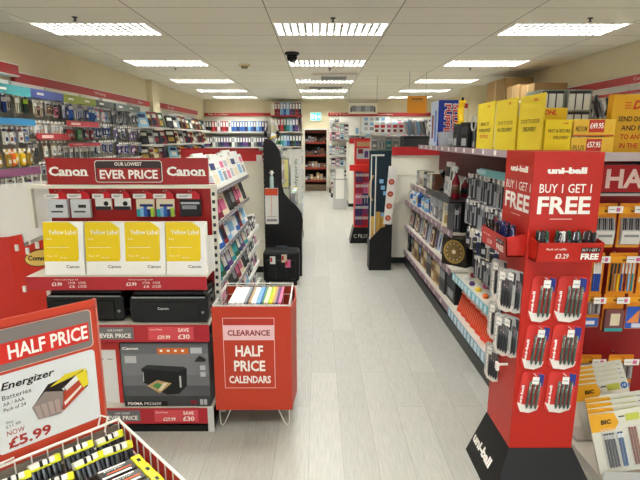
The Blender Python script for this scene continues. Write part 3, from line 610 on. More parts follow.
# ================================================= printer and ink stand
CX = -1.085
o = thing('printer_stand','red and white printer promotion stand with a wide lettered header','stand',(CX,2.54,0)); L = .485
CR = M('#aa2630',.4)
MB().box(-L-.03,.31,.0,L,.33,1.395,M('#a81d1a',.45)).obj('back_board', o)
MB().box(-L,.0,.0,L,.3,.04,BLACK).obj('plinth', o)
for (z0,z1) in ((.05,.146),(.549,.648),(.849,.922)):
    MB().box(-L,.006,z1-.012,L,.309,z1,M('#cfc8bc',.5)).obj('shelf', o)
    e = MB().box(-L,0,z0,L,.005,z1,CR).obj('shelf_edge', o)
    b = MB()
    if z0 < .8:
        zc = (z0+z1)/2
        b.rrect(-.13,z0+.016,.07,z1-.012,-.0009,.006,M('#6c6b6b'),.0006); b.text('OUR LOWEST',-.03,-.0012,z1-.036,.012,TXW,.085); b.text('EVER PRICE',-.03,-.0012,z0+.025,.026,TXW,.17,bold=.02)
        b.box(.15,-.0005,z0+.012,.40,0,z1-.01,M('#cf4a50')); b.text('Canon Printer',.16,-.0012,z1-.03,.011,TXW,.07,'l'); b.text('£29.99',.2,-.0012,z0+.018,.022,TXW,.07,'l',bold=.02)
        b.text('SAVE',.345,-.0012,z1-.04,.022,TXW,.06,bold=.02); b.text('£30',.345,-.0012,z0+.018,.028,TXW,.065,bold=.02)
    else:
        for x in (-.27,.13):
            b.text('Yellow Label Paper A4',x,-.0012,.902,.009,TXW,.13); b.text('£3.99',x-.05,-.0012,.872,.02,TXW,.055,bold=.02); b.text('2 FOR',x+.03,-.0012,.884,.012,TXW,.04); b.text('£6',x+.03,-.0012,.862,.016,TXW,.03); b.text('4 FOR',x+.085,-.0012,.884,.012,TXW,.04); b.text('£10.00',x+.085,-.0012,.862,.016,TXW,.045)
    b.obj('lettering', e)
# uprights
b = MB(); b.box(L-.0,.2,0,L+.03,.23,1.39,OFFW)
for i in range(30): b.box(L+.006,.1985,.06+i*.044,L+.022,.2,.08+i*.044,DGREY)
b.obj('upright', o); MB().box(-L-.055,.2,1.15,-L-.031,.23,1.39,OFFW).obj('upright', o)
MB().box(-L-.05,.185,1.378,L+.03,.24,1.397,M('#ddd6c8',.5)).obj('top_rail', o)
MB().box(L-.03,-.004,.0,L+.005,.0,.15,LGREY).obj('corner_cap', o)
h = MB().box(-.412,.19,1.400,.478,.21,1.545,M('#9e1e1c',.4)).obj('header', o)
b = MB(); yy = .1888
b.box(-.425,.189,1.54,.478,.1899,1.545,DRED); b.box(-.425,.189,1.400,.478,.1899,1.405,DRED)
def serif_canon(b, x, z, h_, w_):      # serif letters of the maker's mark
    b.text('Canon', x, yy, z, h_, TXW, w_, bold=.035)
    u = w_/5
    for k in (-1.05,-.45,.15,.0,1.95,1.35): pass
    for fx in (-.21,-.055,.005,.295,.40,.485): b.box(x+w_*(fx)-.007, yy-.0002, z, x+w_*(fx)+.009, yy+.0006, z+.005, TXW)
serif_canon(b,-.295,1.447,.052,.21); serif_canon(b,.355,1.447,.052,.21)
b.rrect(-.145,1.412,.225,1.532,yy-.0006,.015,TXW,.0006); b.rrect(-.142,1.415,.222,1.529,yy-.0012,.014,M('#3a2a2a'),.0006)
b.T=None; b.box(-.135,yy-.0018,1.42,.215,yy-.0013,1.49,M('#9e1e1c',.4)); b.text('OUR LOWEST',.04,yy-.002,1.503,.019,TXW,.15,bold=.02); b.text('EVER PRICE',.04,yy-.002,1.431,.05,TXW,.32,bold=.03)
b.obj('lettering', h)
hk = hookmesh(.06)
# ink cartridges on hooks under the rail
def ink(w_, hh, kind):
    def mk():
        o_ = bpy.data.objects.new('ink_cartridge_pack', None); COL.objects.link(o_)
        if kind == 'tank': b = MB(); b.box(-w_/2,-.025,-hh,w_/2,0,-.045,M('#c9ccd0',.35)); b.box(-w_*.1,-.0262,-hh*.62,w_*.3,-.0255,-hh*.5,DGREY); b.box(-w_*.35,-.0262,-hh*.8,w_*.25,-.0255,-hh*.74,C('dark grey')); b.obj('box', o_)
        elif kind == 'small': b = MB(); b.box(-w_/2,-.02,-hh,w_/2,0,-.04,C('white')); b.box(-w_/2,-.021,-hh,w_/2,-.0205,-hh+.02,DGREY); b.T = Matrix.Translation((w_*.2,-.0215,-hh*.66)) @ Matrix.Rotation(pi/2,4,'X'); b.lathe([(.014,0),(.014,.001)],BLACK,12); b.T=None; b.obj('box', o_)
        elif kind == 'tri':
            b = MB(); b.box(-w_/2,-.02,-hh,w_/2,0,-.045,C('cream')); 
            for i,cc in enumerate(('teal','sky blue','blue','navy','lime')): b.box(-w_/2+w_*i/5,-.0212,-hh,-w_/2+w_*(i+1)/5,-.0205,-hh*(.7-.05*(i%3)),C(cc))
            b.box(-w_*.3,-.0215,-hh*.6,w_*.45,-.0213,-hh*.5,C('navy')); b.obj('box', o_)
        else: b = MB(); b.box(-w_/2,-.02,-hh,w_/2,0,-.045,C('black')); b.box(-w_*.4,-.0212,-hh*.7,w_*.3,-.0205,-hh*.55,C('grey')); b.box(-w_*.45,-.0212,-hh*.5,w_*.45,-.0205,-hh*.42,C('silver')); b.obj('box', o_)
        b = MB(); b.prism([(-.012,-.046),(w_*.42,-.046),(w_*.46,-.02),(w_*.3,-.008),(w_*.2,.0),(-.0,-.006)],'y',-.012,-.002,M('#d8262c',.4)); b.obj('hang_tab', o_)
        b = MB(); b.rrect(-w_*.62,-.038,w_*.12,-.012,-.03,.004,TICKET,.001,2); b.box(-w_*.5,-.0305,-.03,-w_*.1,-.0301,-.026,GREY); b.box(-w_*.5,-.0305,-.022,-.0,-.0301,-.02,GREY); b.obj('price_tag', o_)
        return o_
    return proto(('ink',round(w_,3),hh,kind), mk)
for i,(x,w_,hh,kd,l) in enumerate(((-1.495,.11,.15,'tank','large grey ink cartridge pack, left of the two grey ones'),(-1.365,.11,.15,'tank','large grey ink cartridge pack, right of the two grey ones'),(-1.235,.088,.105,'small','small white black-ink cartridge pack, left of the pair'),(-1.125,.088,.105,'small','small white black-ink cartridge pack, right of the pair'),(-.995,.1,.145,'tri','multicolour ink cartridge pack, left of the pair'),(-.88,.1,.145,'tri','multicolour ink cartridge pack, right of the pair'),(-.735,.12,.145,'twin','black and silver ink cartridge pack, rightmost of all'))):
    h2 = MB().bar((0,.0,0),(0,-.035,0),.003,CHROME,5).obj('hook', o); h2.location = (x-CX,.31,1.355)
    h2.data = MB().bar((0,.0,0),(0,-.06,0),.003,CHROME,5).mesh('hook')
    ink(w_,hh,kd).put(l+', on the printer stand','ink cartridge',(x,2.825,1.353),group='ink cartridges on the printer stand')
# paper boxes
def ream():
    o_ = bpy.data.objects.new('paper_ream', None); COL.objects.link(o_)
    MB().box(-.108,0,0,.108,.05,.29,M('#f0eee9',.5)).obj('carton', o_, bevel=.003)
    b = MB(); b.prism([(-.107,.075),(.072,.075),(.08,.09),(.08,.255),(.045,.282),(.03,.289),(-.107,.289)],'y',-.0012,-.0003,M('#e6c504',.4)); b.obj('label', o_)
    b = MB(); b.text('Yellow Label',-.003,-.0018,.222,.024,TXW,.15,bold=.01); b.text('Copy',-.092,-.0018,.192,.01,TXW,.03,'l'); b.box(-.09,-.0018,.15,.03,-.0014,.152,TXW); b.text('Paper  A4',-.09,-.0018,.1,.009,TXW,.055,'l'); b.text('80 g/m',-.02,-.0018,.09,.009,TXW,.04,'l'); b.text('Canon',.045,-.0012,.038,.017,M('#55565c'),.07,bold=.02); b.obj('lettering', o_)
    return o_
pr = Proto(ream)
for i,x in enumerate((-1.375,-1.15,-.935,-.715)): pr.put(f'yellow and white copy paper box, {["leftmost","second from left","second from right","rightmost"][i]} of four on the printer stand','paper',(x,2.575,.923),(R(-6),0,0),'copy paper boxes on the printer stand')
q = MB().box(-.05,0,0,.05,.02,.2,WHITE).obj('white_pack'); q.location=(-.63,2.66,.923); tag(q,'plain white pack at the right end of the copy paper shelf','paper')
# printers
def printer():
    o_ = bpy.data.objects.new('printer', None); COL.objects.link(o_); g = M('#121214',.12)
    b = MB(); b.prism([(-.205,.0),(.205,.0),(.215,.03),(.215,.14),(.2,.152),(-.2,.152),(-.215,.14),(-.215,.03)],'y',0,.26,g); b.obj('body', o_, bevel=.008)
    b = MB(); b.prism([(-.2,.152),(.2,.152),(.188,.175),(-.188,.175)],'y',.02,.255,M('#1d1d20',.2)); b.obj('lid', o_, bevel=.005)
    b = MB(); b.box(-.2,-.002,.142,.2,0,.15,M('#8c9190',.25)); b.obj('trim_line', o_); 
    b = MB(); b.box(-.17,-.006,.02,.16,-.001,.12,M('#0a0a0b',.1)); b.text('Canon',-.03,-.0075,.078,.014,LGREY,.06,bold=.02); b.obj('output_tray_door', o_)
    b = MB(); b.T = Matrix.Translation((.185,-.001,.06)) @ Matrix.Rotation(pi/2,4,'X'); b.lathe([(.008,0),(.008,.002)],GREY,10); b.obj('power_button', o_)
    for s in (-.17,.17): MB().box(s-.02,.03,-.004,s+.02,.07,.0,BLACK).obj('foot', o_)
    return o_
pp = Proto(printer)
pp.put('glossy black inkjet printer, right of two on the middle shelf of the printer stand','printer',(-.82,2.565,.652),group='printers on the printer stand')
pp.put('glossy black inkjet printer, left of two, behind the half price poster','printer',(-1.29,2.59,.652),group='printers on the printer stand')
# boxed printer
o = thing('printer_box','grey boxed multifunction printer with a pictured black printer on the lowest shelf','printer box',(-.86,2.56,.147))
MB().box(-.245,0,0,.245,.33,.385,M('#4b4d50',.4)).obj('carton', o, bevel=.003)
b = MB(); y = -.001
for k in range(6): b.box(-.244,y,.002+k*.064,.244,y+.0005,.066+k*.064,M(['#3a3b3d','#55565a','#6c6d71','#77787c','#77787b','#66676b'][k],.4))
b.text('Canon',-.19,y-.0006,.348,.016,TXW,.09,bold=.03); b.box(-.04,y-.0006,.322,.135,y-.0002,.358,M('#cf6a2a')); b.box(.145,y-.0006,.325,.21,y-.0002,.36,C('silver'))
for i in range(4): b.box(-.025+i*.04,y-.001,.335,-.01+i*.04,y-.0007,.348,TXW)
b.box(-.225,y-.0006,.268,-.16,y-.0002,.31,C('silver')); 
for z in (.225,.185): b.box(.195,y-.0006,z,.225,y-.0002,z+.028,C('silver'))

b.prism([(.165,.275),(.225,.275),(.23,.29),(.21,.305),(.195,.312),(.18,.298)],'y',y-.0006,y-.0002,M('#1c1c1d'))
b.box(-.243,y-.0006,.003,.0,y-.0002,.034,M('#0f0f10')); b.text('PIXMA',-.185,y-.001,.010,.018,TXW,.085,bold=.03); b.text('MG3650',-.085,y-.001,.010,.018,TXW,.095)
b.box(.13,y-.0006,.015,.165,y-.0002,.04,C('dark red')); b.box(.185,y-.0006,.01,.225,y-.0002,.045,C('silver')); b.box(.203,y-.001,.01,.207,y-.0007,.045,C('dark grey'))
b.obj('print', o)
b = MB(); yy2 = y-.0012     # the printed picture of the printer
b.prism([(-.135,.235),(-.10,.258),(.105,.245),(.12,.235),(.115,.13),(.07,.08),(.0,.075),(-.13,.15)],'y',yy2-.0004,yy2,M('#141416')); b.prism([(-.135,.235),(-.10,.258),(.105,.245),(.12,.235),(.07,.215)],'y',yy2-.0008,yy2-.0005,M('#2c2d30'))
b.prism([(-.13,.215),(-.125,.215),(-.125,.155),(-.13,.155)],'y',yy2-.0008,yy2-.0005,LGREY); b.box(.075,yy2-.0008,.12,.085,yy2-.0005,.19,LGREY)
b.prism([(-.11,.13),(-.05,.165),(.03,.145),(-.04,.085)],'y',yy2-.0012,yy2-.0009,C('tan')); b.prism([(-.08,.13),(-.05,.15),(-.02,.135),(-.05,.11)],'y',yy2-.0015,yy2-.0013,C('green')); b.prism([(-.02,.145),(.01,.15),(-.03,.1),(-.05,.1)],'y',yy2-.0015,yy2-.0013,C('cream'))
b.obj('picture', o)
o = thing('printer_box','white boxed printer with a red top edge left of the grey printer box','printer box',(-1.34,2.6,.147))
MB().box(-.21,0,0,.21,.27,.37,M('#d9d7d4',.5)).obj('carton', o, bevel=.003); b = MB(); b.box(-.211,-.002,.33,.213,.2,.374,M('#c4302c')); b.box(.19,-.002,0,.212,-.0005,.33,M('#c4302c')); b.box(.09,-.0015,.27,.12,-.0005,.275,GREY); b.box(.14,-.0015,.27,.17,-.0005,.275,GREY); b.obj('print', o)

# ================================================= book gondola behind the printer stand, facing the aisle
o = thing('book_gondola','white slotted gondola of diaries and notebooks behind the printer stand','shelving',(-.62,3.62,0),pi/2); L = .77; L2 = .73
MB().box(-L2,.25,.05,L2,.29,1.5,peg).obj('back_panel', o); MB().box(-L2,-.0,0,L2,.25,.08,DGREY).obj('base', o)
tl = [1.335,1.135,.935,.74,.545,.36,.17]
for zz in tl:
    b = MB(); b.add([(-L2,0,zz-.01),(L2,0,zz-.01),(L2,.075,zz+.0),(-L2,.075,zz+.0),(-L2,0,zz-.016),(L2,0,zz-.016),(L2,.075,zz-.006),(-L2,.075,zz-.006)],[(0,1,2,3),(7,6,5,4),(0,4,5,1),(1,5,6,2),(2,6,7,3),(3,7,4,0)],OFFW); b.obj('shelf', o)
    strip(o,-L2,L2,0,zz-.020,zz+.004,M('#6f6a74',.45),.09,M('#b5b0b4'))
    for s in (-.6,0,.6): MB().box(s-.004,.076,zz-.03,s+.004,.249,zz-.005,LGREY).obj('bracket', o)
for s in (-L2-.012,L2-.012): 
    b = MB(); b.box(s,.2,0,s+.024,.23,1.45,OFFW); 
    b.obj('upright', o)
DC = [('teal','cream','white'),('black','dark grey','silver'),('dark red','black','pink'),('dark green','teal','silver'),('black','grey','dark red'),('sky blue','white','pink'),('navy','white','silver'),('dark red','pink','white'),('white','sky blue','pink'),('purple','silver','white'),('cream','pink','brown'),('blue','white','sky blue')]
for si, zz in enumerate(tl):
    y = 2.93; i = 0
    while y < 4.22:
        c = DC[(i*3+si*4)%12] if si else ('white',['silver','cream','sky blue','grey','pink'][i%5],['cream','pink','navy','silver','white'][(i*2)%5])
        ww = random.choice([.14,.165,.19]); h = .25*random.choice([.88,.94,1])
        for st in range(1 if si else 2):
            book(ww,h if si else random.choice([.19,.205,.22]),.018,*c).put(f'{c[0]} diary with {c[1]} panel, {nth(i,99)} on {["top","second","third","fourth","fifth","sixth","lowest"][si]} tier of diary gondola'+(', rear copy' if st else ''),'book',(-.634-.05*st,y+ww/2-.04*st,zz+.004+.012*st),(-.34,0,pi/2-.14),'diaries on the aisle gondola')
        y += ww+.004; i += 1

# boxes and pads on the low extension
o = thing('floor_shelf','low slotted shelf of boxed pens continuing past the diary gondola','shelving',(-.70,4.78,0),pi/2); L=.42
for zz in (.15,.36,.57,.75): MB().box(-L,-.06,zz-.012,L,.2,zz,OFFW).obj('shelf', o); strip(o,-L,L,-.06,zz-.03,zz+.004,LGREY,.06)
MB().box(-L,.2,0,L,.22,.95,peg).obj('back_panel', o); MB().box(-L,-.05,0,L,.2,.1,DGREY).obj('base', o)
for si, zz in enumerate((.15,.36,.57,.75)):
    for i in range(6):
        c = ['black','white','dark grey','pink','white','black'][(i*5+si)%6]
        fbox(.11,.08,.12,c,'white' if c != 'white' else 'dark grey','silver').put(f'{c} box, {nth(i,6)} on {["lowest","second","third","top"][si]} tier of the low slotted shelf','box',(-.655,4.42+.135*i,zz+.001),(-.2,0,pi/2),'boxes on the low slotted shelf')

# ================================================= clearance bin
o = thing('dump_bin','red clearance dump bin with wire basket and white hairpin legs','bin',(-.365,2.565,0)); BR = M('#bb3c26',.42)
MB().box(-.22,-.008,.125,.215,0,.745,BR).obj('front_panel', o)
b = MB(); pts = [(.216,0),(.222,.06),(.236,.2),(.226,.36),(.212,.43)]
b.prism(pts+[(x-.006,y_) for x,y_ in pts[::-1]],'z',.13,.735,BR); b.obj('side_panel', o)
b = MB(); b.box(-.22,.43,.13,.21,.436,.735,BR); b.obj('back_panel', o)
b = MB()
for z in (.75,.735): b.path([(-.215,.005,z),(.205,.005,z),(.205,.425,z),(-.215,.425,z),(-.215,.005,z)],.004,WIRE,5)
for z in (.3,.45,.6,.68): b.path([(-.21,.008,z),(.2,.008,z),(.2,.42,z),(-.21,.42,z),(-.21,.008,z)],.0022,WIRE,4)
for i in range(8):
    t = -.21+.41*i/7; b.bar((t,.42,.2),(t,.42,.735),.0022,WIRE,4); b.bar((t,.008,.2),(t,.008,.735),.0022,WIRE,4); u = .008+.412*i/7
    b.bar((-.21,u,.2),(-.21,u,.735),.0022,WIRE,4); b.bar((.2,u,.2),(.2,u,.735),.0022,WIRE,4); b.bar((-.21,u,.2),(.2,u,.2),.0022,WIRE,4)
b.obj('wire_basket', o)
for (x,s) in ((-.2,1),(.19,-1)):
    for y_ in (.03,.40):
        b = MB(); b.path([(x-.01*s,y_,.2),(x-.006*s,y_,.02),(x+.006*s,y_,.004),(x+.02*s,y_,.02),(x+.095*s,y_,.2)],.0035,WIRE,5); b.obj('leg', o)
p_ = MB(); yy=-.009
def frame(b,x0,z0,x1,z1,t,y_,m):
    b.box(x0,y_,z0,x1,y_+.0006,z0+t,m); b.box(x0,y_,z1-t,x1,y_+.0006,z1,m); b.box(x0,y_,z0+t,x0+t,y_+.0006,z1-t,m); b.box(x1-t,y_,z0+t,x1,y_+.0006,z1-t,m)
b = MB(); frame(b,-.163,.262,.123,.683,.0028,yy,PINKW); b.box(-.16,yy,.552,.12,yy+.0006,.64,M('#efc4c8')); b.box(-.16,yy,.64,.12,yy+.0006,.68,M('#b8382c'))
b.text('CLEARANCE',-.02,yy-.0006,.578,.034,M('#8e2a24'),.235,bold=.03); b.text('HALF',-.02,yy-.0006,.455,.066,TXW,.155,bold=.03); b.text('PRICE',-.02,yy-.0006,.365,.066,TXW,.175,bold=.03); b.text('CALENDARS',-.02,yy-.0006,.292,.046,TXW,.235,bold=.03)
b.obj('lettering', o)
x = -.57; i = 0
for c,t in (('white',.03),('white',.025),('white',.022),('grey',.014),('dark grey',.01),('tan',.012),('white',.026),('sky blue',.02),('blue',.008),('green',.01),('cream',.02),('lime',.01),('yellow',.012),('tan',.015),('purple',.015),('pink',.015)):
    def mk(c=c,t=t):
        b = MB(); b.box(0,0,0,t,.3,.3,C(c)); b.box(.001,-.0008,.01,t-.001,0,.29,C('white' if c != 'white' else 'silver')); return b.obj('calendar')
    proto(('cal',c,t),mk).put(f'{c} boxed calendar, {lr(i,16)} standing in the red clearance bin','calendar',(x,2.63,.455),(0,.22,0),'calendars in the clearance bin'); x += t*1.07+.001; i += 1
q = fbox(.34,.3,.2,'tan','tan','brown').put('brown carton at the bottom of the red clearance bin','box',(-.38,2.62,.225))

# ================================================= battery bin with half price poster (turned 45 degrees)
A = R(45)     # local x runs along the poster away from the camera, local -y out over the basket
EX, EY = -.615, 1.365
o = thing('battery_bin','wire dump bin of batteries with a red side board in the left foreground','bin',(EX,EY,0),A)
# local frame: corner of basket at origin, basket x from -.62 to 0, y from -.52 to 0
W = .60; D = .50; zt = .805
b = MB()
b.path([(-W,0,zt),(0,0,zt),(0,-D,zt),(-W,-D,zt),(-W,0,zt)],.0042,WIRE,6)
for z in (.74,.55,.42): b.path([(-W,0,z),(0,0,z),(0,-D,z),(-W,-D,z),(-W,0,z)],.0028,WIRE,5)
for i in range(16):
    x = -W+W*i/15; b.bar((x,0,.42),(x,0,zt),.0022,WIRE,4); b.bar((x,-D,.42),(x,-D,zt),.0022,WIRE,4); b.bar((x,0,.42),(x,-D,.42),.0022,WIRE,4)
for i in range(1,12): y=-D*i/12; b.bar((0,y,.42),(0,y,zt),.0022,WIRE,4); b.bar((-W,y,.42),(-W,y,zt),.0022,WIRE,4)
b.obj('wire_basket', o)
MB().box(.008,-D,.3,.014,.0,zt-.02,M('#c8281e',.42)).obj('side_board', o)
MB().box(-W,-D-.014,.3,.0,-D-.008,zt-.02,M('#c8281e',.42)).obj('front_board', o)
MB().box(-W,.006,.3,.0,.012,zt-.02,M('#8e8378',.5)).obj('back_board', o)
for (x,y) in ((-W,0),(0,0),(0,-D),(-W,-D)):
    b = MB(); b.path([(x,y,.42),(x*.96-.0,y*.96,.01),(x*.96-.0,y*.96,0)],.006,WIRE,6); b.obj('leg', o)
MB().box(-W+.02,-D+.02,.424,-.02,-.02,.50,DGREY).obj('base_tray', o)
b = MB(); b.path([(-.06,.002,zt),(-.05,.0,zt+.035),(-.03,.0,zt+.02),(-.045,-.006,zt-.02)],.0025,WIRE,5); b.obj('sign_clip', o)
b = MB(); b.path([(-.30,.002,zt),(-.32,-.006,zt+.012),(-.28,-.006,zt+.014)],.0025,WIRE,5); b.obj('sign_clip', o)
# poster
o = thing('half_price_poster','red framed half price battery poster standing in the left foreground bin','poster',(EX,EY,0),A); RE = M('#bd4029',.42)
PW = .315; x1 = -.03; x0 = x1-PW; z0 = .775; z1 = 1.195; yb = .016
MB().box(x0,yb,z0,x1,yb+.008,z1,RE).obj('board', o, bevel=.001)
b = MB(); b.box(x0-.004,yb-.004,z1-.022,x1+.004,yb+.0115,z1-.019,M('#a9352a',.3)); b.box(x0-.006,yb-.003,z0,x0,yb+.011,z1,M('#b9685c',.3)); b.box(x1,yb-.003,z0,x1+.005,yb+.011,z1,M('#b9685c',.3)); b.obj('holder_frame', o)
b = MB(); y=yb-.0008
b.rrect(x0+.035,1.055,x1-.014,1.17,y,.012,M('#eec0b4',.5),.0004); b.rrect(x0+.037,1.057,x1-.016,1.168,y-.0005,.011,M('#7c7470',.5),.0004); b.box(x0+.037,y-.001,1.076,x1-.024,y-.0006,1.132,M('#cf2f26',.4))
b.text('HALF PRICE',x1-.028-.1,y-.0016,1.084,.041,TXW,.2,bold=.025)
b.rrect(x0+.035,.826,x1-.014,1.047,y,.012,M('#d9dbdc',.4),.0004)
b.text('Energizer',x0+.125,y-.001,.998,.027,TXK,.13,bold=.02,shear=.25)
b.text('Batteries',x0+.06,y-.001,.977,.013,M('#4b4b4e'),.068,'l'); b.text('AA / AAA',x0+.06,y-.001,.960,.0105,M('#4b4b4e'),.05,'l'); b.text('Pack of 24',x0+.06,y-.001,.944,.0105,M('#4b4b4e'),.052,'l')
b.text('Was',x0+.06,y-.001,.908,.008,M('#4b4b4e'),.018,'l'); b.text('£11.99',x0+.06,y-.001,.896,.0095,M('#4b4b4e'),.034,'l'); b.text('NOW',x0+.06,y-.001,.873,.015,M('#a63a34'),.042,'l'); b.text('£5.99',x0+.06,y-.001,.835,.031,M('#a8322c'),.105,'l',bold=.03)
b.obj('lettering', o)
b = MB(); ox = x0+.125; oz = .885      # printed picture of the battery pack
def q4(pts, c, k): b.prism([(ox+u, oz+v) for u,v in pts],'y',y-.0016-k*.0004,y-.0013-k*.0004,M(c,.4))
q4([(0,.045),(.045,.098),(.135,.11),(.15,.10),(.148,.055),(.06,.0),(.012,.005)],'#241c1c',0)
q4([(0,.047),(.035,.08),(.085,.062),(.07,.0),(.012,.005)],'#8d807c',1)
for k in range(4): q4([(.005+k*.017,.047),(.018+k*.017,.045),(.024+k*.015,.006),(.014+k*.015,.006)],'#a9948e',2)
q4([(.08,.06),(.14,.095),(.14,.05),(.075,.004)],'#b5452e',1); q4([(.085,.075),(.12,.1),(.128,.085),(.09,.062)],'#e8e4e0',2); q4([(.05,.088),(.11,.098),(.15,.112),(.09,.112)],'#d9c32a',1)
q4([(.118,.1),(.148,.108),(.15,.06),(.135,.055)],'#e3cf2c',3); q4([(.08,.03),(.13,.065),(.13,.058),(.082,.02)],'#e6dcd4',3)
b.T = Matrix.Translation((ox+.088,y-.0034,oz+.066)) @ Matrix.Rotation(-.62,4,'Y'); b.text('Energizer',.018,0,0,.011,TXW,.045,bold=.03); b.T = None
b.obj('picture', o)
# battery packs piled in the basket
def battery_pack():
    o_ = bpy.data.objects.new('battery_pack', None); COL.objects.link(o_); o_.scale = (.68,.72,.72)
    b = MB(); b.box(-.058,-.017,0,.058,.017,.028,M('#e6e2da',.35)); b.box(-.0583,-.0174,-.001,.0583,-.002,.011,M('#d8d628',.35)); b.box(.034,-.0175,.006,.0585,.0175,.0284,M('#d8d628',.35)); b.box(-.022,-.0178,.004,-.008,.0178,.0288,M('#151515',.3)); b.box(.006,-.0178,.004,.016,.0178,.0288,M('#151515',.3)); b.box(-.006,-.0178,.008,.004,.0178,.0287,M('#e9e6e2',.35)); b.box(.02,-.0178,.006,.03,.0178,.0287,M('#e9e6e2',.35))
    b.obj('cap_band', o_, bevel=.003)
    b = MB()
    for i in range(6): 
        x = -.048+.019*i; b.lathe([(.0085,-.045),(.0085,-.002)],M('#4a4c50' if i%2 else '#6d7076',.2,.6),8,(x,-.008,0)); b.lathe([(.0085,-.045),(.0085,-.002)],M('#8b8e94' if i%2 else '#3a3b3f',.2,.6),8,(x,.0095,0)); b.lathe([(.003,-.048),(.003,-.045)],CHROME,6,(x,-.008,0))
    b.obj('battery_row', o_); return o_
bp = Proto(battery_pack)
T2 = Matrix.Translation((EX,EY,0)) @ Matrix.Rotation(A,4,'Z')
k = 0
def bput(lx,ly,z,rx,rz,lab):
    p = T2 @ Vector((lx,ly,z)); bp.put(lab,'battery pack',tuple(p),(rx,0,A+rz),'battery packs in the wire bin')
RW = ['rightmost','second from right','third from right','fourth from right','fifth from right','sixth from right','leftmost']
for r in range(6):
    for i in range(7):
        lx = -.05-.083*i+random.uniform(-.006,.006); ly = -.035-.072*r+random.uniform(-.006,.006); z = .765+random.uniform(-.008,.012)-.003*r
        if r >= 2 and i < 2: continue
        bput(lx,ly,z,R(-32)+random.uniform(-.15,.15),random.uniform(-.15,.15),f'yellow-banded battery pack, {RW[i]} in {["the back row by the poster","the second row of the bin","the third row of the bin","the fourth row of the bin","the fifth row of the bin","the front row of the bin"][r]}')
for r in range(4):
    for i in range(5):
        lx = -.13-.1*i; ly = -.085-.095*r
        bput(lx,ly,.63,R(-80),random.uniform(-.1,.1),f'battery pack lying in the lower layer of the bin, {RW[i]} in {["back","second","third","front"][r]} row')
def long_pack():
    o_ = bpy.data.objects.new('large_battery_pack', None); COL.objects.link(o_)
    b = MB(); b.box(-.06,-.019,0,.04,.019,.018,M('#2a2524',.3)); b.obj('sleeve', o_, bevel=.003)
    b = MB(); b.box(-.056,-.015,.0181,.025,-.009,.0188,M('#e8e6e2')); b.box(-.04,-.004,.0181,.03,.0,.0188,M('#d8622c')); b.box(-.056,.012,.0181,.02,.016,.0188,M('#e8e6e2')); b.text('Energizer',-.016,.004,.0192,.006,TXW,.055,face='+z'); b.obj('print', o_)
    b = MB(); b.box(.04,-.02,-.002,.066,.02,.021,M('#e6da22',.35)); b.box(.048,-.006,.0211,.058,.006,.0218,M('#222222')); b.obj('end_cap', o_, bevel=.002); return o_
lp2 = Proto(long_pack)
for i in range(5):
    p = T2 @ Vector((-.085,-.20-.052*i,.768))
    lp2.put(f'large black and yellow battery pack on the right edge of the bin, {["closest to poster","second from poster","middle one","fourth from poster","farthest from poster"][i]}','battery pack',tuple(p),(R(14),R(8),A+.12),'large battery packs along the bin edge')

# ================================================= red hook display with white sheet at the far left
o = thing('hook_display','red cardboard hook display with an oval yellow emblem at the left edge','stand',(-1.80,2.80,0)); CM = M('#c02718',.42)
MB().add([(0,0,.5),(-.5,-.18,.5),(-.5,-.18,1.08),(0,0,1.09),(0,.006,.5),(-.5,-.174,.5),(-.5,-.174,1.08),(0,.006,1.09)],[(3,2,1,0),(4,5,6,7),(0,1,5,4),(2,3,7,6),(1,2,6,5),(3,0,4,7)],CM).obj('left_panel', o)
MB().prism([(0,.5),(.224,.5),(.224,.926),(.31,.926),(.31,1.09),(.2,1.075),(.085,1.03),(.075,1.105),(0,1.09)],'y',0.0,.006,CM).obj('right_panel', o)
def disc(b,cx,cz,rx,rz,y,m,tilt=0,n=24): return b.prism([(cx+rx*cos(2*pi*i/n)*cos(tilt)-rz*sin(2*pi*i/n)*sin(tilt), cz+rx*cos(2*pi*i/n)*sin(tilt)+rz*sin(2*pi*i/n)*cos(tilt)) for i in range(n)],'y',y,y+.0006,m)
b = MB(); disc(b,.175,.965,.10,.052,-.0008,M('#2c2012'),.18); disc(b,.175,.965,.094,.046,-.0016,M('#d8b45c',.4),.18); b.text('Command',.18,-.0024,.948,.03,TXK,.16,bold=.03,shear=.15); b.obj('emblem', o)
for (x,z) in ((.045,1.03),(.105,1.01),(.165,1.045),(.06,.78),(.20,.75)):
    MB().box(-.009,-.012,-.022,.009,-.0001,.015,WHITE).obj('hook', o, loc=(x,0,z))
MB().box(-.45,.02,0,.2,.25,.499,CM).obj('base', o)
o = thing('blank_sheet','large blank white sheet leaning on the red hook display','paper sheet',(-1.80,2.812,1.0))
MB().prism([(-.30,.0),(.0,.02),(.25,.12),(.262,.30),(.25,.415),(-.30,.37)],'y',0,.004,M('#dcd8d4',.6)).obj('sheet', o)
for x in (-.03,.02,.07,.12,.17,.22): MB().bar((x,.002,.37+x*.1),(x,.002,.425+x*.1),.004,WHITE,4).obj('hanging_clip', o)
# ================================================= right gondola along the aisle; local x runs away from the camera reversed (faces -x)
GX = 1.155
def gx(label, y0, y1): 
    return thing('aisle_gondola', label, 'shelving', (GX, (y0+y1)/2, 0), -pi/2), (y1-y0)/2
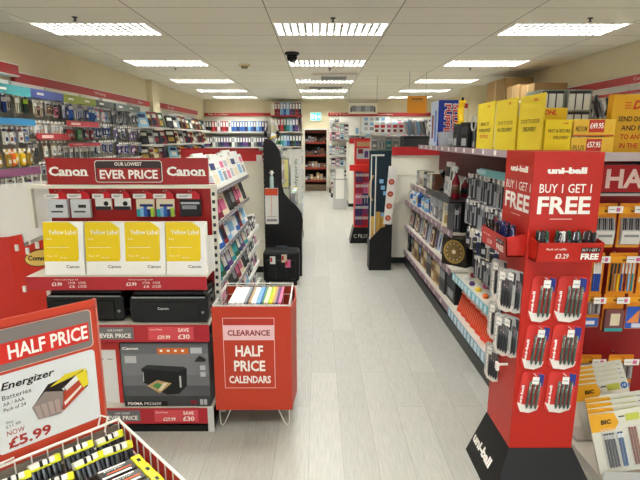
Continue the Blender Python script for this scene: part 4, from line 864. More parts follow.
# far bay
o, L = gx('far bay of the right aisle gondola with four tiers of gifts', 4.12, 6.40)
MB().box(-L,.0,0,L,.04,.10,BLACK).obj('kick_plate', o); MB().box(-L,.45,.10,L,.47,1.55,M('#c9c2b6',.6)).obj('back_panel', o)
tz = [.19,.53,.86,1.075]; td = [0,.0,.0,.06]
for z,d in zip(tz,td):
    xa = -L if z < 1.0 else -L+.0
    MB().box(-L,d,z-.025,L if z<1 else L,.449,z,M('#cfc8bc',.5)).obj('shelf', o); strip(o,-L,L,d,z-.05,z+.004,STRIP,.24,M('#cbc2c5'))
MB().box(-L,.04,.02,L,.449,.10,DGREY).obj('base', o)
MB().box(-L,.41,1.25,L,.449,1.53,M('#5e1a24',.5)).obj('header_board', o)
# near bay
o2, L2 = gx('near bay of the right aisle gondola with pegged packs over teal-edged shelves', 2.90, 4.115)
MB().box(-L2,.0,0,L2,.04,.10,BLACK).obj('kick_plate', o2); MB().box(-L2,.45,.10,L2,.47,1.55,M('#b9b2a8',.6)).obj('back_panel', o2)
MB().box(-L2,.04,.02,L2,.449,.10,DGREY).obj('base', o2)
MB().box(-L2,.0,.155,L2,.449,.19,M('#cfc8bc',.5)).obj('shelf', o2); strip(o2,-L2,L2,0,.12,.194,M('#7fa3b4',.45),.09,M('#cfe0ea'))
MB().box(-L2,.02,.475,L2-.05,.449,.50,M('#cfc8bc',.5)).obj('shelf', o2); strip(o2,-L2,L2-.05,.02,.45,.51,M('#6fb0bb',.45),.09,M('#cfe0ea'))
MB().box(-L2,.41,1.40,L2,.449,1.53,M('#7a2430',.5)).obj('header_board', o2)
b = MB(); b.box(-.14,.04,1.385,L2,.05,1.435,M('#74b6bf',.5)); b.box(-.14,.05,1.38,L2,.409,1.385,LGREY); b.box(-.2,.0385,1.395,.0,.0395,1.425,M('#b9dadf')); b.obj('teal_header', o2)
# top shelf
o3 = thing('top_shelf','long purple-edged top shelf over the right aisle gondola','shelf',(GX,0,0))
b = MB(); b.box(-.05,2.45,1.545,.62,5.45,1.57,M('#a99ca2',.5)); b.box(.62,2.45,1.545,1.3,2.95,1.57,M('#a99ca2',.5)); b.obj('board', o3)
b = MB(); b.box(-.056,2.45,1.54,-.0505,5.45,1.583,M('#a79099',.45))
for i in range(13): b.box(-.0585,2.62+i*.22,1.548,-.0562,2.66+i*.22,1.578,TICKET)
b.box(-.05,2.444,1.54,1.3,2.4495,1.583,M('#b5a6a8',.45)); b.obj('edge_strip', o3)
# products, far bay
def row(kind, y0, y1, z, x, items, grp, where, jitter=0, tilt=0, rz=-pi/2):
    y = y0; i = 0
    while y < y1:
        it = items[(i*3+i//4)%len(items)]; w_, d, h = it[:3]
        if it[3] == 'box': P_ = fbox(w_,d,h,*it[4:7]); c = it[4]; nm_ = 'box'
        elif it[3] == 'book': P_ = book(w_,h,d,*it[4:7]); c = it[4]; nm_ = 'book'
        elif it[3] == 'frame':
            def mk(w_=w_,d=d,h=h,it=it):
                b = MB(); b.box(-w_/2,0,0,w_/2,d,h,C(it[4])); b.box(-w_/2+.02,-.001,.02,w_/2-.02,0,h-.02,C(it[5])); b.box(-w_*.2,-.002,h*.25,w_*.2,-.001,h*.7,C(it[6])); return b.obj('picture_frame')
            P_ = proto(('frame',w_,h,*it[4:7]),mk); c = it[4]; nm_ = 'picture frame'
        elif it[3] == 'can':
            def mk(w_=w_,h=h,it=it):
                b = MB(); b.lathe([(w_/2*.9,0),(w_/2,.006),(w_/2,h*.3)],C(it[4],.3),14); b.lathe([(w_/2+.0005,h*.3),(w_/2+.0005,h*.7)],C(it[5],.3),14); b.lathe([(w_/2,h*.7),(w_/2,h*.85),(w_*.2,h*.9),(w_*.2,h)],C(it[4],.3),14); return b.obj('canister')
            P_ = proto(('can',w_,h,it[4],it[5]),mk); c = it[4]; nm_ = 'canister'
        P_.put(f'{c} {nm_}, {nth(i,99)} {where}', nm_, (x+random.uniform(0,jitter), y+w_/2, z+.001), (-tilt,0,rz), grp)
        y += w_+.008; i += 1
row('',4.16,6.3,.19,1.20,[(.30,.15,.26,'box','black','dark grey','grey'),(.22,.14,.24,'box','gold','cream','brown'),(.12,.1,.22,'box','navy','sky blue','dark grey'),(.20,.16,.25,'box','dark grey','grey','black'),(.14,.1,.2,'box','tan','brown','cream')],'boxes on the base shelf of the far bay','on the base shelf of the far right bay',.02)
row('',4.62,6.3,.53,1.19,[(.13,.02,.2,'frame','dark grey','grey','pink'),(.12,.02,.22,'frame','silver','dark grey','purple'),(.15,.02,.22,'frame','black','cream','grey'),(.1,.02,.2,'frame','white','sky blue','navy'),(.14,.02,.2,'frame','brown','cream','dark red')],'picture frames on the far right bay','on the second tier of the far right bay',.03,.12)
row('',5.05,6.25,.86,1.20,[(.07,.07,.15,'can','white','blue'),(.07,.07,.17,'can','blue','navy'),(.06,.06,.13,'can','cream','yellow'),(.065,.065,.16,'can','grey','white'),(.08,.08,.14,'can','sky blue','white')],'canisters on the far right bay','on the third tier of the far right bay',.03)
row('',5.5,6.25,1.075,1.25,[(.035,.12,.18,'book','grey','white','silver'),(.04,.12,.19,'book','black','grey','white'),(.05,.12,.18,'book','cream','brown','white')],'gift books on the top tier','on the top tier of the far right bay',.01)
# boxed gift sets on tier 3: along the aisle, and a last row turned to face the shop entrance
for i in range(9):
    c = ['dark grey','grey','silver','dark grey','silver'][i%5]
    def mk(c=c):
        b = MB(); b.box(-.04,0,0,.04,.25,.22,C(c,.35)); b.box(-.03,-.001,.12,.03,0,.20,C('silver')); b.box(-.03,-.001,.03,.03,0,.10,C('grey' if c != 'grey' else 'white')); return b.obj('boxed_pen_set')
    proto(('ps',c),mk).put(f'{c} boxed gift set, {nth(i,9)} facing the aisle on the third tier','gift set',(1.19,4.42+.088*i,.861),(0,0,-pi/2),'gift sets on the third tier')
for i in range(6):
    c = ['dark grey','black'][i%2]
    def mk(c=c):
        b = MB(); b.box(-.025,0,0,.025,.2,.24,C(c,.35)); b.box(-.017,-.001,.03,.017,0,.21,C('grey')); b.box(-.008,-.003,.03,.008,-.001,.21,C('black',.3)); b.box(-.018,-.0035,.15,.018,-.0012,.19,C('silver')); return b.obj('boxed_pen')
    proto(('ps2',c),mk).put(f'{c} slim pen box, {lr(i,6)} in the row facing the entrance, third tier','gift set',(1.185+.056*i,4.14,.861),(0,0,0),'slim pen boxes facing the entrance')
q = book(.20,.23,.04,'cream','gold','silver').put('cream and gold picture box leaning beside the gift sets on the third tier','gift box',(1.165,4.36,.861),(-.06,0,-pi/2+.25))
o = thing('clock_box','black boxed gold wall clock at the near end of the second tier','clock box',(1.215,4.26,.531),-R(48))
MB().box(-.125,0,0,.125,.10,.25,M('#26221c',.4)).obj('carton', o)
b = MB(); b.T = Matrix.Translation((0,-.001,.128)) @ Matrix.Rotation(pi/2,4,'X'); b.lathe([(.108,0),(.108,.002)],C('gold'),28); b.lathe([(.09,.0021),(.09,.003)],M('#7a6438'),28); b.lathe([(.02,.0031),(.02,.004)],C('cream'),12); b.T=None
for i in range(12): a=i*pi/6; b.box(.075*sin(a)-.004,-.006,.128+.075*cos(a)-.006,.075*sin(a)+.004,-.005,.128+.075*cos(a)+.006,C('cream'))
b.obj('clock_picture', o)
for i,c in enumerate(('dark grey','black','grey')): fbox(.05,.2,.22,c,'grey' if c != 'grey' else 'white','silver').put(f'{c} slim box, {lr(i,3)} right of the boxed gold clock','box',(1.40+.056*i,4.14,.531),(0,0,0))
# black display tray with bottles on top of tiers
o = thing('display_tray','black pen gift tray shelf projecting above the gift sets','display tray',(1.11,4.55,0),-pi/2); LT=.45
MB().box(-LT,0,1.115,LT,.40,1.13,M('#141416',.35)).obj('tray_base', o); MB().box(-LT,-.006,1.105,LT,0,1.165,M('#242428',.3)).obj('tray_lip', o)
for s in (-LT,LT-.012): MB().box(s,.1,.862,s+.012,.4,1.1145,BLACK).obj('bracket', o)
def bottle(c1,c2,h):
    def mk():
        o_ = bpy.data.objects.new('bottle', None); COL.objects.link(o_)
        MB().lathe([(.03,0),(.034,.01),(.034,h*.55),(.028,h*.65),(.012,h*.78),(.012,h*.9)],C(c1,.2),16).obj('body', o_, smooth=True)
        MB().lathe([(.0345,h*.2),(.0345,h*.48)],C(c2),16).obj('label', o_, smooth=True); MB().lathe([(.014,h*.88),(.014,h),(.003,h+.004)],CHROME,12).obj('cap', o_); return o_
    return proto(('bottle',c1,c2,h),mk)
bottle('dark red','brown',.26).put('dark red bottle with a silver cap on the black tray','bottle',(1.2,4.27,1.1305))
bottle('dark red','black',.18).put('short dark red bottle behind the tall one on the black tray','bottle',(1.32,4.4,1.1305))
for i,(y,c,h,w_) in enumerate(((4.50,'white',.28,.07),(4.70,'white',.30,.16),(4.88,'black',.20,.10),(4.78,'black',.24,.09))):
    fbox(w_,.04,h,c,'black' if c=='white' else 'grey','silver').put(f'{c} gift card, {["nearest, tilted","tallest","farthest","behind the tall one"][i]} on the black tray','gift box',(1.2+.03*i,y,1.132),(-.05,.25 if i==0 else 0,-pi/2))
b = MB(); b.path([(0,0,0),(.02,-.02,.1),(-.02,-.03,.17),(-.05,-.05,.2)],.025,BLACK,7); b.lathe([(.05,0),(.045,.03),(.02,.04)],BLACK,12); q = b.obj('desk_lamp'); q.location=(1.28,4.97,1.1305); tag(q,'black curved desk ornament at the far end of the black tray','ornament')
fbox(.12,.12,.2,'brown','dark grey','black').put('dark brown box beside the cream one above the far tier','box',(1.25,5.32,1.076),(0,0,-pi/2))
fbox(.06,.1,.2,'cream','white','cream').put('cream upright box beside the dark brown one above the far tier','box',(1.25,5.44,1.076),(0,0,-pi/2))
q = MB().box(-.12,0,0,.12,.03,.20,M('#6fae5a',.4)).box(-.05,-.001,.02,-.02,0,.18,C('white')).box(.03,-.001,.02,.06,0,.18,C('dark green')).obj('green_panel'); q.location=(1.45,5.7,1.18); q.rotation_euler=(0,0,-pi/2); q.name='packaged_pens'; tag(q,'green striped pack standing at the back under the top shelf','box')
q.location.z = 1.0755
# hooks and packs near bay
PK = [('silver','dark grey','grey','pens'),('grey','silver','dark grey','pens'),('dark grey','silver','silver','pens'),('white','grey','dark grey','pens')]
for ri,(z,yA,yB,dep) in enumerate(((1.35,2.97,4.02,.36),(1.14,2.97,4.05,.37),(.93,2.97,4.0,.38),(.73,2.97,3.8,.36))):
    y = yA; i = 0
    while y < yB:
        h2 = hookmesh(dep).obj('hook', o2) if ri+i == 0 else None
        if h2: hk = h2
        else: h2 = hk.copy(); COL.objects.link(h2); h2.parent = o2
        h2.location = (-(y-(2.90+4.115)/2), .45, z)
        c1,c2,c3,kd = PK[(i+ri)%4] if ri != 2 else [('white','dark grey','black','box'),('cream','grey','white','pens'),('dark grey','black','silver','box'),('navy','dark grey','white','pens')][i%4]
        for st in range(2):
            hpack(.082,.20 if ri < 2 else .17,kd,c1,c2,c3).put(f'{c1} {NM[kd]}, {"front" if st == 0 else "rear"} of {nth(i,99)} hook, {["top","second","third","lowest"][ri]} row, near right bay',NM[kd],(GX+.45-dep+.02+.05*st,y,z-.003),(0,0,-pi/2+.55+random.uniform(-.15,.15)),'hanging packs in the near right bay')
        y += .095; i += 1
fbox(.12,.08,.13,'lime','dark green','yellow').put('lime green and yellow box on the teal header shelf beside the red display','box',(1.24,3.12,1.386),(0,0,-pi/2))
# tissue-like white tickets, toys on the teal shelf
o = None
for i in range(14):
    c = ['yellow','pink','purple','cream','white','dark red','orange','sky blue'][i%8]
    def mk(c=c): return MB().lathe([(.02,0),(.024,.022),(.012,.032),(.004,.034)],C(c,.4),6).obj('novelty_eraser')
    proto(('toy',c),mk).put(f'{c} novelty eraser, {"front" if i%2 else "back"} line, {ORD[i//2]} from the near end of the teal-edged shelf','eraser',(1.23+.08*(i%2),2.95+.085*i*.95,.501),(0,0,i),'novelty erasers on the teal-edged shelf')
for i in range(8):
    q = fbox(.14,.03,.14,'white' if i%2 else 'cream','grey','yellow' if i%2 else 'silver').put(f'{"white" if i%2 else "cream"} card pack, {nth(i,8)} leaning at the back of the teal-edged shelf','card pack',(1.42,2.75+.15*i,.501),(-.3,0,-pi/2),'card packs on the teal-edged shelf')
# red packs on the base shelf
for i in range(9):
    for st in range(2):
        def mk(st=st):
            b = MB(); b.prism([(0,0),(0,.02),(.01,.20),(.022,.20),(.03,.02),(.03,0)],'x',-.052,.052,M('#dc4428',.3)); b.box(-.05,-.002,.16,.05,.006,.215,M('#e9b7ae',.4)); 
            for k in range(3): b.box(-.035+k*.03,-.003,.03,-.03+k*.03,-.0005,.13,M('#f08a6a',.4))
            return b.obj('red_pack')
        proto(('rp',0),mk).put(f'bright red plastic pack, {"front" if st == 0 else "rear"} line, {nth(i,9)} on base shelf, near right bay','pack',(1.21+.10*st,2.99+.125*i,.191),(-.25,0,-pi/2+.15),'red packs on the base shelf')

# ================================================= on the top shelf
DT = M('#7a5a12'); DR = M('#b8321e')
def dhl(b,x,y,z,h,face='-x'):
    b.text('DHL',x,y,z,h,M('#c2321c'),h*2.6,bold=.04,face=face,shear=.3)
    s = {'-x':1,'-y':0}[face]
    for k in range(3):
        if s: b.box(x-.0004,y-h*2.2,z+h*(.1+k*.3),x,y-h*1.45,z+h*(.2+k*.3),M('#c2321c'));
        else: b.box(x-h*2.2,y-.0004,z+h*(.1+k*.3),x-h*1.45,y,z+h*(.2+k*.3),M('#c2321c'))
for i,(y0,y1,h,ls) in enumerate(((3.16,3.49,.31,('MAIL IT','WORLDWIDE','EXPRESS')),(2.80,3.13,.305,('DOOR TO DOOR','IN DELIVERY',''))  ,(2.47,2.77,.30,('DOOR TO DOOR','DELIVERY','')))):
    o = thing('shipping_carton',f'tall flat yellow shipping carton facing the aisle, {["farthest","middle","nearest"][i]} of three on the top shelf','carton',(1.105,0,1.5705))
    MB().box(0,y0,0,.008,y1,h,DHLY).obj('carton', o, bevel=.003)
    b = MB(); m_ = (y0+y1)/2; dhl(b,-.001,m_-.05,h-.035,.016)
    for k,t in enumerate(ls):
        if t: b.text(t,-.001,m_+.0,h*.52-k*.04,.022,TXK if k == 1 else DR if k == 2 else DT,.23 if len(t) > 8 else .16,face='-x',bold=.02)
    b.obj('lettering', o)
o = thing('shipping_carton','yellow shipping carton with fast and secure lettering at the shelf corner','carton',(1.114,2.455,1.5705))
MB().box(0,0,0,.128,.008,.17,M('#e3c818',.5)).obj('front_panel', o); 
MB().box(.005,.0085,0,.125,.22,.165,DHLY).obj('carton', o)
b = MB(); y=-.001; b.text('FAST & SECURE',.068,y,.108,.016,TXK,.108,bold=.02); b.text('DELIVERY',.08,y,.076,.016,DT,.075,bold=.02); dhl(b,.1,y,.148,.009,'-y'); b.obj('lettering', o)
o = thing('shipping_carton','shallow open yellow carton with a sloping lettered lid behind the corner carton','carton',(1.128,2.69,1.5705)); 
MB().box(0,0,0,.20,.16,.20,M('#dcb614',.5)).obj('carton', o); b = MB(); b.box(0,-.002,.19,.20,-.0006,.24,M('#dcb614',.5)); dhl(b,.11,-.003,.203,.026,'-y'); b.obj('lid', o)
for i,(z,h,p1,p2,w0) in enumerate(((.0,.09,'MEDIUM','£57.95','PLUS'),(.095,.085,'MEDIUM','£49.95','MEDIUM'))):
    o = thing('shipping_carton',f'flat yellow carton with red price panel, {["lower","upper"][i]} of two stacked beside the corner carton','carton',(1.247+.005*i,2.455,1.5705+z-.004*i))
    MB().box(0,0,0,.205 if i else .21,.2,h-.004,M('#e2b63a',.5)).obj('carton', o, bevel=.002)
    b = MB(); b.text(w0,.038,-.0012,.022,.025,DT,.055,bold=.02); b.box(.075,-.0008,.018,.15,0,.078,M('#c53a28')); b.text(p2,.112,-.0018,.036,.028,TXW,.066,bold=.03); b.box(0,-.0008,.0,.2,0,.007,M('#c05a20')); b.text('2',.18,-.0012,.025,.025,M('#e8a020'),.018); b.obj('lettering', o)
o = thing('shipping_carton','large golden shipping carton with send documents lettering at the right end of the shelf','carton',(1.505,2.58,1.5705))
MB().box(0,0,0,.34,.05,.30,M('#d29c18',.5)).obj('carton', o, bevel=.003)
b = MB(); dhl(b,.16,-.001,.225,.045,'-y')
for k,(t,c) in enumerate((('SEND DOCUMENTS',TXK),('AND PARCELS',TXK),('TO ANYWHERE',DR),('IN THE WORLD',DR))): b.text(t,.165,-.001,.165-k*.045,.026,c,.26 if k==0 else .22,bold=.02)
b.obj('lettering', o)
# clear organisers behind
for i,(x,y) in enumerate(((1.30,2.97),(1.46,2.97))):
    o = thing('desk_organiser',f'clear plastic drawer organiser, {["left","right"][i]} of two behind the yellow cartons','organiser',(x,y,1.5705))
    gm = M('#8f968f',.15); 
    b = MB(); W_ = .145
    for xx in (0,W_-.006): b.box(xx,0,0,xx+.006,.2,.36,gm)
    for k in range(4): b.box(0.006,0,.0+k*.118,W_-.006,.2,.005+k*.118,gm)
    b.obj('frame', o)
    for k in range(3):
        b = MB(); b.box(.01,.0,.008+k*.118,W_-.01,.006,.112+k*.118,M('#d3d6d0',.12)); b.box(.01,-.004,.1+k*.118,W_-.01,0,.114+k*.118,DGREY)
        for c_ in (.045,.09): b.box(c_,-.003,.01+k*.118,c_+.006,0,.1+k*.118,DGREY)
        b.obj('drawer', o)
o = thing('cable_bundle','dark bundle of cables with a red tie between organiser and golden carton','cable',(1.68,3.1,1.5705))
b = MB()
for k in range(6): b.path([(.05*cos(t*.7+k)+.02*k-.05,.04*sin(t*.9+k),.16+.012*k+.12*math.sin(t*.5+k*.4)**2) for t in range(9)],.008,DGREY if k%2 else GREY,5)
b.obj('cables', o); MB().box(-.11,-.04,0,.12,.06,.20,M('#5c5f63')).obj('tray', o); MB().box(-.06,-.045,.2,-.03,-.04,.28,C('dark red')).obj('tie', o)
# slush drink box, clear tubs, black things, yellow ornament
o = thing('slush_machine_box','blue boxed drink maker with big white and red upright lettering on the top shelf','carton',(1.125,4.72,1.5705))
MB().box(0,0,0,.185,.30,.43,M('#1d35a0',.4)).obj('carton', o, bevel=.002)
b = MB(); b.box(-.001,0.0,.0,-.0002,.30,.43,M('#c8d4e8')); b.box(-.0016,.05,.05,-.0012,.13,.34,M('#5f7fc4')); b.box(-.0016,.17,.08,-.0012,.24,.3,C('dark red'))
b.T = Matrix.Translation((0,-.001,0)) @ Matrix.Rotation(pi/2,4,'Y')      # lettering reads downwards
for t,xx in (('SLUSH',.135),('PUPPIE',.06)): b.text(t,-.25,-.0004,xx-.006,.068,TXW,.30,bold=.09); b.text(t,-.25,-.0012,xx,.055,M('#d03040'),.28,bold=.03)
b.obj('lettering', o)
for i in range(3):
    def mk():
        b = MB(); g=M('#c9cdd6',.1,alpha=.6); b.lathe([(.035,0),(.05,.13),(.054,.13),(.054,.138),(.048,.138),(.034,.005)],g,14); b.T=None; b.box(-.02,-.043,.03,.02,-.04,.08,C('silver')); return b.obj('plastic_tub')
    proto('tub',mk).put(f'clear plastic tub, {lr(i,3)} in front of the blue drink maker box','tub',(1.16,3.90+.13*(2-i)+.25,1.571) if 0 else (1.16,4.42+.115*i,1.571),group='clear tubs on the top shelf')
for i in range(6):
    c = ['black','dark grey','black','black','dark grey','silver'][i]
    fbox(.12,.1,[.15,.13,.2,.16,.2,.15][i],c,'dark grey' if c != 'dark grey' else 'black','silver').put(f'{c} gadget box, {nth(i,6)} in the dark heap on the top shelf','box',(1.13+.04*(i%2),3.62+.125*i,1.571),(0,0,-pi/2+.2*(i%3-1)),'gadget boxes on the top shelf')
o = thing('yellow_ornament','yellow banana-shaped toy standing in the dark heap on the top shelf','toy',(1.13,3.97,1.7715)); b = MB(); b.path([(0,0,0),(0,.02,.05),(0,.02,.1),(0,-.01,.14)],.018,YEL,8); b.lathe([(.03,-.008),(.03,0)],YEL,8); b.obj('body', o); o.name='toy_figure'; o.scale=(1.4,1.4,1.2)
MB().box(-.006,-.01,.14,.006,.0,.16,BLACK).obj('tip', o)
q = MB(); q.path([(0,.05*cos(R(a)),.06+.05*sin(R(a))) for a in range(0,361,24)],.006,LGREY,5); q = q.obj('cable_ring'); q.location=(1.115,3.6,1.695); tag(q,'grey cable coil hung on the dark heap next to the yellow cartons','cable')
q = fbox(.12,.02,.12,'white','cream','silver').put('white instruction card tilted on top of the dark heap','card',(1.2,3.65,1.715),(-.5,0,-pi/2))
fbox(.14,.1,.36,'yellow','gold','brown').put('yellow topped carton standing behind the blue drink maker box','carton',(1.22,5.10,1.571),(0,0,-pi/2))

# ================================================= uni pen display: red column on a flared black base
UX0, UX1, UY0, UY1 = .90, 1.195, 2.06, 2.37; UR = M('#b82216',.38)
o = thing('pen_display','tall red square pen display column on a flared black base with free offer lettering','stand',((UX0+UX1)/2,(UY0+UY1)/2,0))
hx, hy = (UX1-UX0)/2, (UY1-UY0)/2
MB().box(-hx,-hy,.218,hx,hy,1.597,UR).obj('column', o, bevel=.004)
b = MB(); f=.10; v=[(-hx-f,-hy-f,0),(hx+f,-hy-f,0),(hx+f,hy,0),(-hx-f,hy,0),(-hx-.003,-hy-.003,.222),(hx+.003,-hy-.003,.222),(hx+.003,hy,.222),(-hx-.003,hy,.222)]
b.add(v,[(0,3,2,1),(4,5,6,7),(0,1,5,4),(1,2,6,5),(2,3,7,6),(3,0,4,7)],M('#121212',.4)); b.obj('base', o)
b = MB()   # lettering on the sloping base
an = math.atan2(f,.222)
b.T = Matrix.Translation((-hx-f-.002,.0,.0)) @ Matrix.Rotation(-pi/2,4,'Z') @ Matrix.Rotation(-an,4,'X'); b.text('uni-ball',-.02,-.001,.075,.05,TXW,.24,bold=.05)
b.T = Matrix.Translation((0,-hy-f-.002,0)) @ Matrix.Rotation(-an,4,'X'); b.text('uni-ball',.03,-.001,.035,.05,TXW,.2,bold=.05); b.obj('lettering', o)
b = MB(); y=-hy-.0012
b.text('uni-ball',-.005,y,1.505,.027,TXW,.165,bold=.06); b.text('BUY 1 GET 1',-.005,y,1.425,.038,TXW,.22,bold=.01); b.text('FREE',-.005,y,1.335,.075,TXW,.225,bold=.03); b.box(-.06,y,1.312,.035,y+.0005,1.315,PINKW)
x=-hx-.0012
b.text('uni-ball',x,-.01,1.505,.027,TXW,.19,face='-x',bold=.06); b.text('BUY 1 GET 1',x,-.01,1.425,.038,TXW,.27,face='-x',bold=.01); b.text('FREE',x,-.01,1.335,.075,TXW,.27,face='-x',bold=.03); b.box(x,-.06,1.312,x+.0005,.04,1.315,PINKW)
b.obj('lettering', o)
# trays of loose pens
def tray(par, T_, wd, txt):
    b = MB(); b.T = T_
    b.prism([(0,0),(-.075,.0),(-.085,.085),(-.079,.085),(-.07,.006),(0,.006)],'x',-wd/2,wd/2,UR)
    for s in (-wd/2,wd/2-.004): b.prism([(0,0.0),(-.075,.0),(-.085,.085),(0,.1)],'x',s,s+.004,UR)
    t = b.obj('tray', par); b = MB(); b.T = T_ @ Matrix.Translation((0,-.0835,0)) @ Matrix.Rotation(-.1,4,'X').inverted() if 0 else T_ @ Matrix.Translation((0,-.078,0)) @ Matrix.Rotation(.117,4,'X')
    b.text('Pack of refills',-wd*.22,-.0015,.055,.009,TXW,wd*.3,bold=.01); b.text('£3.29',-wd*.12,-.0015,.018,.022,TXW,wd*.2,bold=.02)
    b.box(wd*.16,-.001,.047,wd*.45,-.0002,.066,M('#2c1c1c')); b.text('BUY 1 GET 1',wd*.3,-.0016,.051,.011,TXW,wd*.25); b.text('FREE',wd*.3,-.0015,.014,.027,TXW,wd*.27,bold=.04); b.obj('lettering', t)
Tf = Matrix.Translation((.0,-hy,1.142)); Tl = Matrix.Translation((-hx,.03,1.142)) @ Matrix.Rotation(-pi/2,4,'Z')
tray(o, Tf, .275, 1); tray(o, Tl, .32, 1)
base = Vector(o.location)
def pen(c1,c2):
    def mk():
        o_ = bpy.data.objects.new('pen', None); COL.objects.link(o_)
        MB().lathe([(.002,0),(.0068,.012),(.0068,.085)],C(c1,.3),8).obj('barrel', o_); b = MB(); b.lathe([(.0075,.08),(.0075,.115),(.003,.12)],C(c2,.3),8); b.box(-.0015,-.010,.085,.0015,-.0065,.117,CHROME); b.obj('cap', o_); return o_
    return proto(('pen',c1,c2),mk)
for i in range(22):
    x = -.125+.25*i/21
    if 7 < i < 11: c = ('silver','white')
    else: c = [('dark grey','black'),('grey','dark green'),('black','dark grey')][i%3]
    p = base+Vector((x,-hy-.045+.02*(i%2),1.1485)); pen(*c).put(f'{c[0]} pen, {lr(i,22)} in the front tray of the red pen display','pen',tuple(p),(random.uniform(-.1,.15),random.uniform(-.2,.2),i),'loose pens in the front tray')
for i in range(22):
    c = [('navy','navy'),('navy','black'),('navy','navy')][i%3]
    if i > 15: c = [('dark grey','black'),('white','dark red')][i%2]
    p = base+Vector((-hx-.045+.02*(i%2),-.11+.29*i/21,1.150)); pen(*c).put(f'{c[0]} pen, {nth(i,22)} in the aisle-side tray of the red pen display','pen',tuple(p),(random.uniform(-.2,.2),random.uniform(-.15,.1),i),'loose pens in the aisle-side tray')
# curved blister packs on the front
def unipack(w_, h_, n, edge, bc, pc):
    def mk():
        o_ = bpy.data.objects.new('pen_blister_pack', None); COL.objects.link(o_)
        b = MB(); b.rrect(-w_/2,-h_,w_/2,.0,-.002,.02,M(edge,.35),.002,4); pts=[(-w_*.5,-h_*.8),(-w_*.3,-h_*1.04),(w_*.1,-h_*1.06),(w_*.42,-h_*.97),(w_*.47,-h_*.85),(-w_*.3,-h_*.85)]; b.prism(pts,'y',-.0026,-.0021,M('#e9e2dc',.3)); b.prism([(w_*.22,-.005),(w_*.48,-.01),(w_*.48,-h_*.35),(w_*.3,-h_*.3)],'y',-.003,-.0021,M(bc,.4)); b.obj('card', o_)
        b = MB(); b.T = Matrix.Translation((-w_*.36,-.003,-h_*.85)) @ Matrix.Rotation(-pi/2,4,'Y'); b.text('uni-ball',0,0,-.006,.012,TXW,h_*.5,'l',bold=.05); b.obj('lettering', o_)
        for i in range(n):
            x = -w_*.18+(w_*.58)*(i+.5)/n; b = MB(); r=.0062; b.lathe([(.002,-h_*.93),(r,-h_*.86),(r,-h_*.5)],M(pc,.3),8,(x,-.010,0)); b.lathe([(r*1.05,-h_*.5),(r*1.05,-h_*.24),(r*.6,-h_*.22)],M('#7f8a80' if pc != '#35363a' else '#6e6f74',.25,.3),8,(x,-.010,0)); b.box(x-.0015,-.018,-h_*.42,x+.0015,-.0155,-h_*.25,CHROME); b.obj('pen', o_)
        b = MB(); b.box(-.014,-.030,-.045,.016,-.029,-.010,TICKET); b.box(-.010,-.0305,-.03,.012,-.0301,-.027,GREY); b.obj('price_tag', o_)
        b = MB(); b.bar((0.0,.002,-.006),(0,-.029,-.006),.002,WHITE,5); b.obj('hook', o_)
        return o_
    return proto(('uni',w_,h_,n,edge),mk)
for r,z in enumerate((1.062,.835,.61)):
    p = base+Vector((-.058-.004*r,-hy-.003,z)); unipack(.105,.20-.008*(r==2),3,'#d8c8c4' if 0 else '#d23a34','#2b3a8c','#4d5a52').put(f'narrow red-edged pen blister pack, left column, {["top","middle","bottom"][r]} row on the red display front','pen pack',tuple(p),(0,R(5 if r else 3),0),'pen blister packs on the display front')
    p = base+Vector((.068,-hy-.003,z)); unipack(.128,.20-.008*(r==2),4,'#d23a34','#2b3a8c','#4d5a52').put(f'wide red-edged pen blister pack, right column, {["top","middle","bottom"][r]} row on the red display front','pen pack',tuple(p),(0,R(3),0),'pen blister packs on the display front')
# grey packs hung on the aisle side
for r,(z) in enumerate((1.075,.86,.64)):
    for i,(y_,d) in enumerate(((-.105,.05),(.085,.05),(-.085,.085))):
        if r == 2 and i != 1: continue
        p = base+Vector((-hx-.012-(.03 if i == 2 else 0)-.004,y_,z)); unipack(.105,.19,4,'#b9b9b6','#3c3c40','#35363a').put(f'grey pen blister pack, {["near hook against the column","far hook","near hook outer copy"][i]}, {["top","middle","bottom"][r]} row of the aisle side','pen pack',tuple(p),(0,0,-pi/2+.45),'grey pen packs on the aisle side')
b = MB(); b.path([(-hx,-.06,.60),(-hx-.05,-.06,.60),(-hx-.05,-.06,.57)],.006,WHITE,5); b.box(-hx-.055,-.075,.575,-hx-.045,-.045,.61,WHITE); b.obj('empty_hook', o)

# ================================================= end bay of ballpoint packs, facing the camera
o = thing('end_bay','dark red peg board end bay with half price sign right of the pen display','shelving',(1.83,2.86,0))
MB().box(-.47,-.0,.05,.55,.02,1.54,M('#8f1016',.45)).obj('back_board', o); 
s_ = MB().box(-.47,-.14,1.35,.55,-.13,1.515,M('#b3161c',.4)).obj('sign_board', o)
b = MB(); b.text('HALF PRICE',-.28+.10,-.1408,1.372,.115,M('#f0cfc6'),.70-.02,'l',bold=.03) if 0 else b.text('HALF PRICE',-.235,-.1408,1.378,.108,M('#f0cfc6'),.78,'l',bold=.03); b.box(-.47,-.1405,1.508,.55,-.1402,1.515,DGREY); b.box(-.47,-.1405,1.35,.55,-.1402,1.358,DGREY); b.prism([(-.30,1.40),(-.27,1.42),(-.265,1.45),(-.29,1.44)],'y',-.141,-.1402,PINKW); b.obj('lettering', s_)
MB().box(-.47,-.13,1.335,.55,-.001,1.349,LGREY).obj('sign_shelf', o)
MB().box(-.47,-.80,.0,.55,-.001,.05,M('#cfc8bc',.5)).obj('base_tray', o); MB().box(-.47,-.806,.0,.55,-.8005,.09,LGREY).obj('tray_edge', o)
q = MB().box(-.20,-.1,0,.20,.05,.03,BLACK).box(-.15,-.102,.03,.22,.05,.042,DGREY).obj('black_case'); q.location=(2.0,2.77,1.5175 if 0 else 1.5155); tag(q,'thin black case lying on top of the half price sign','case'); 
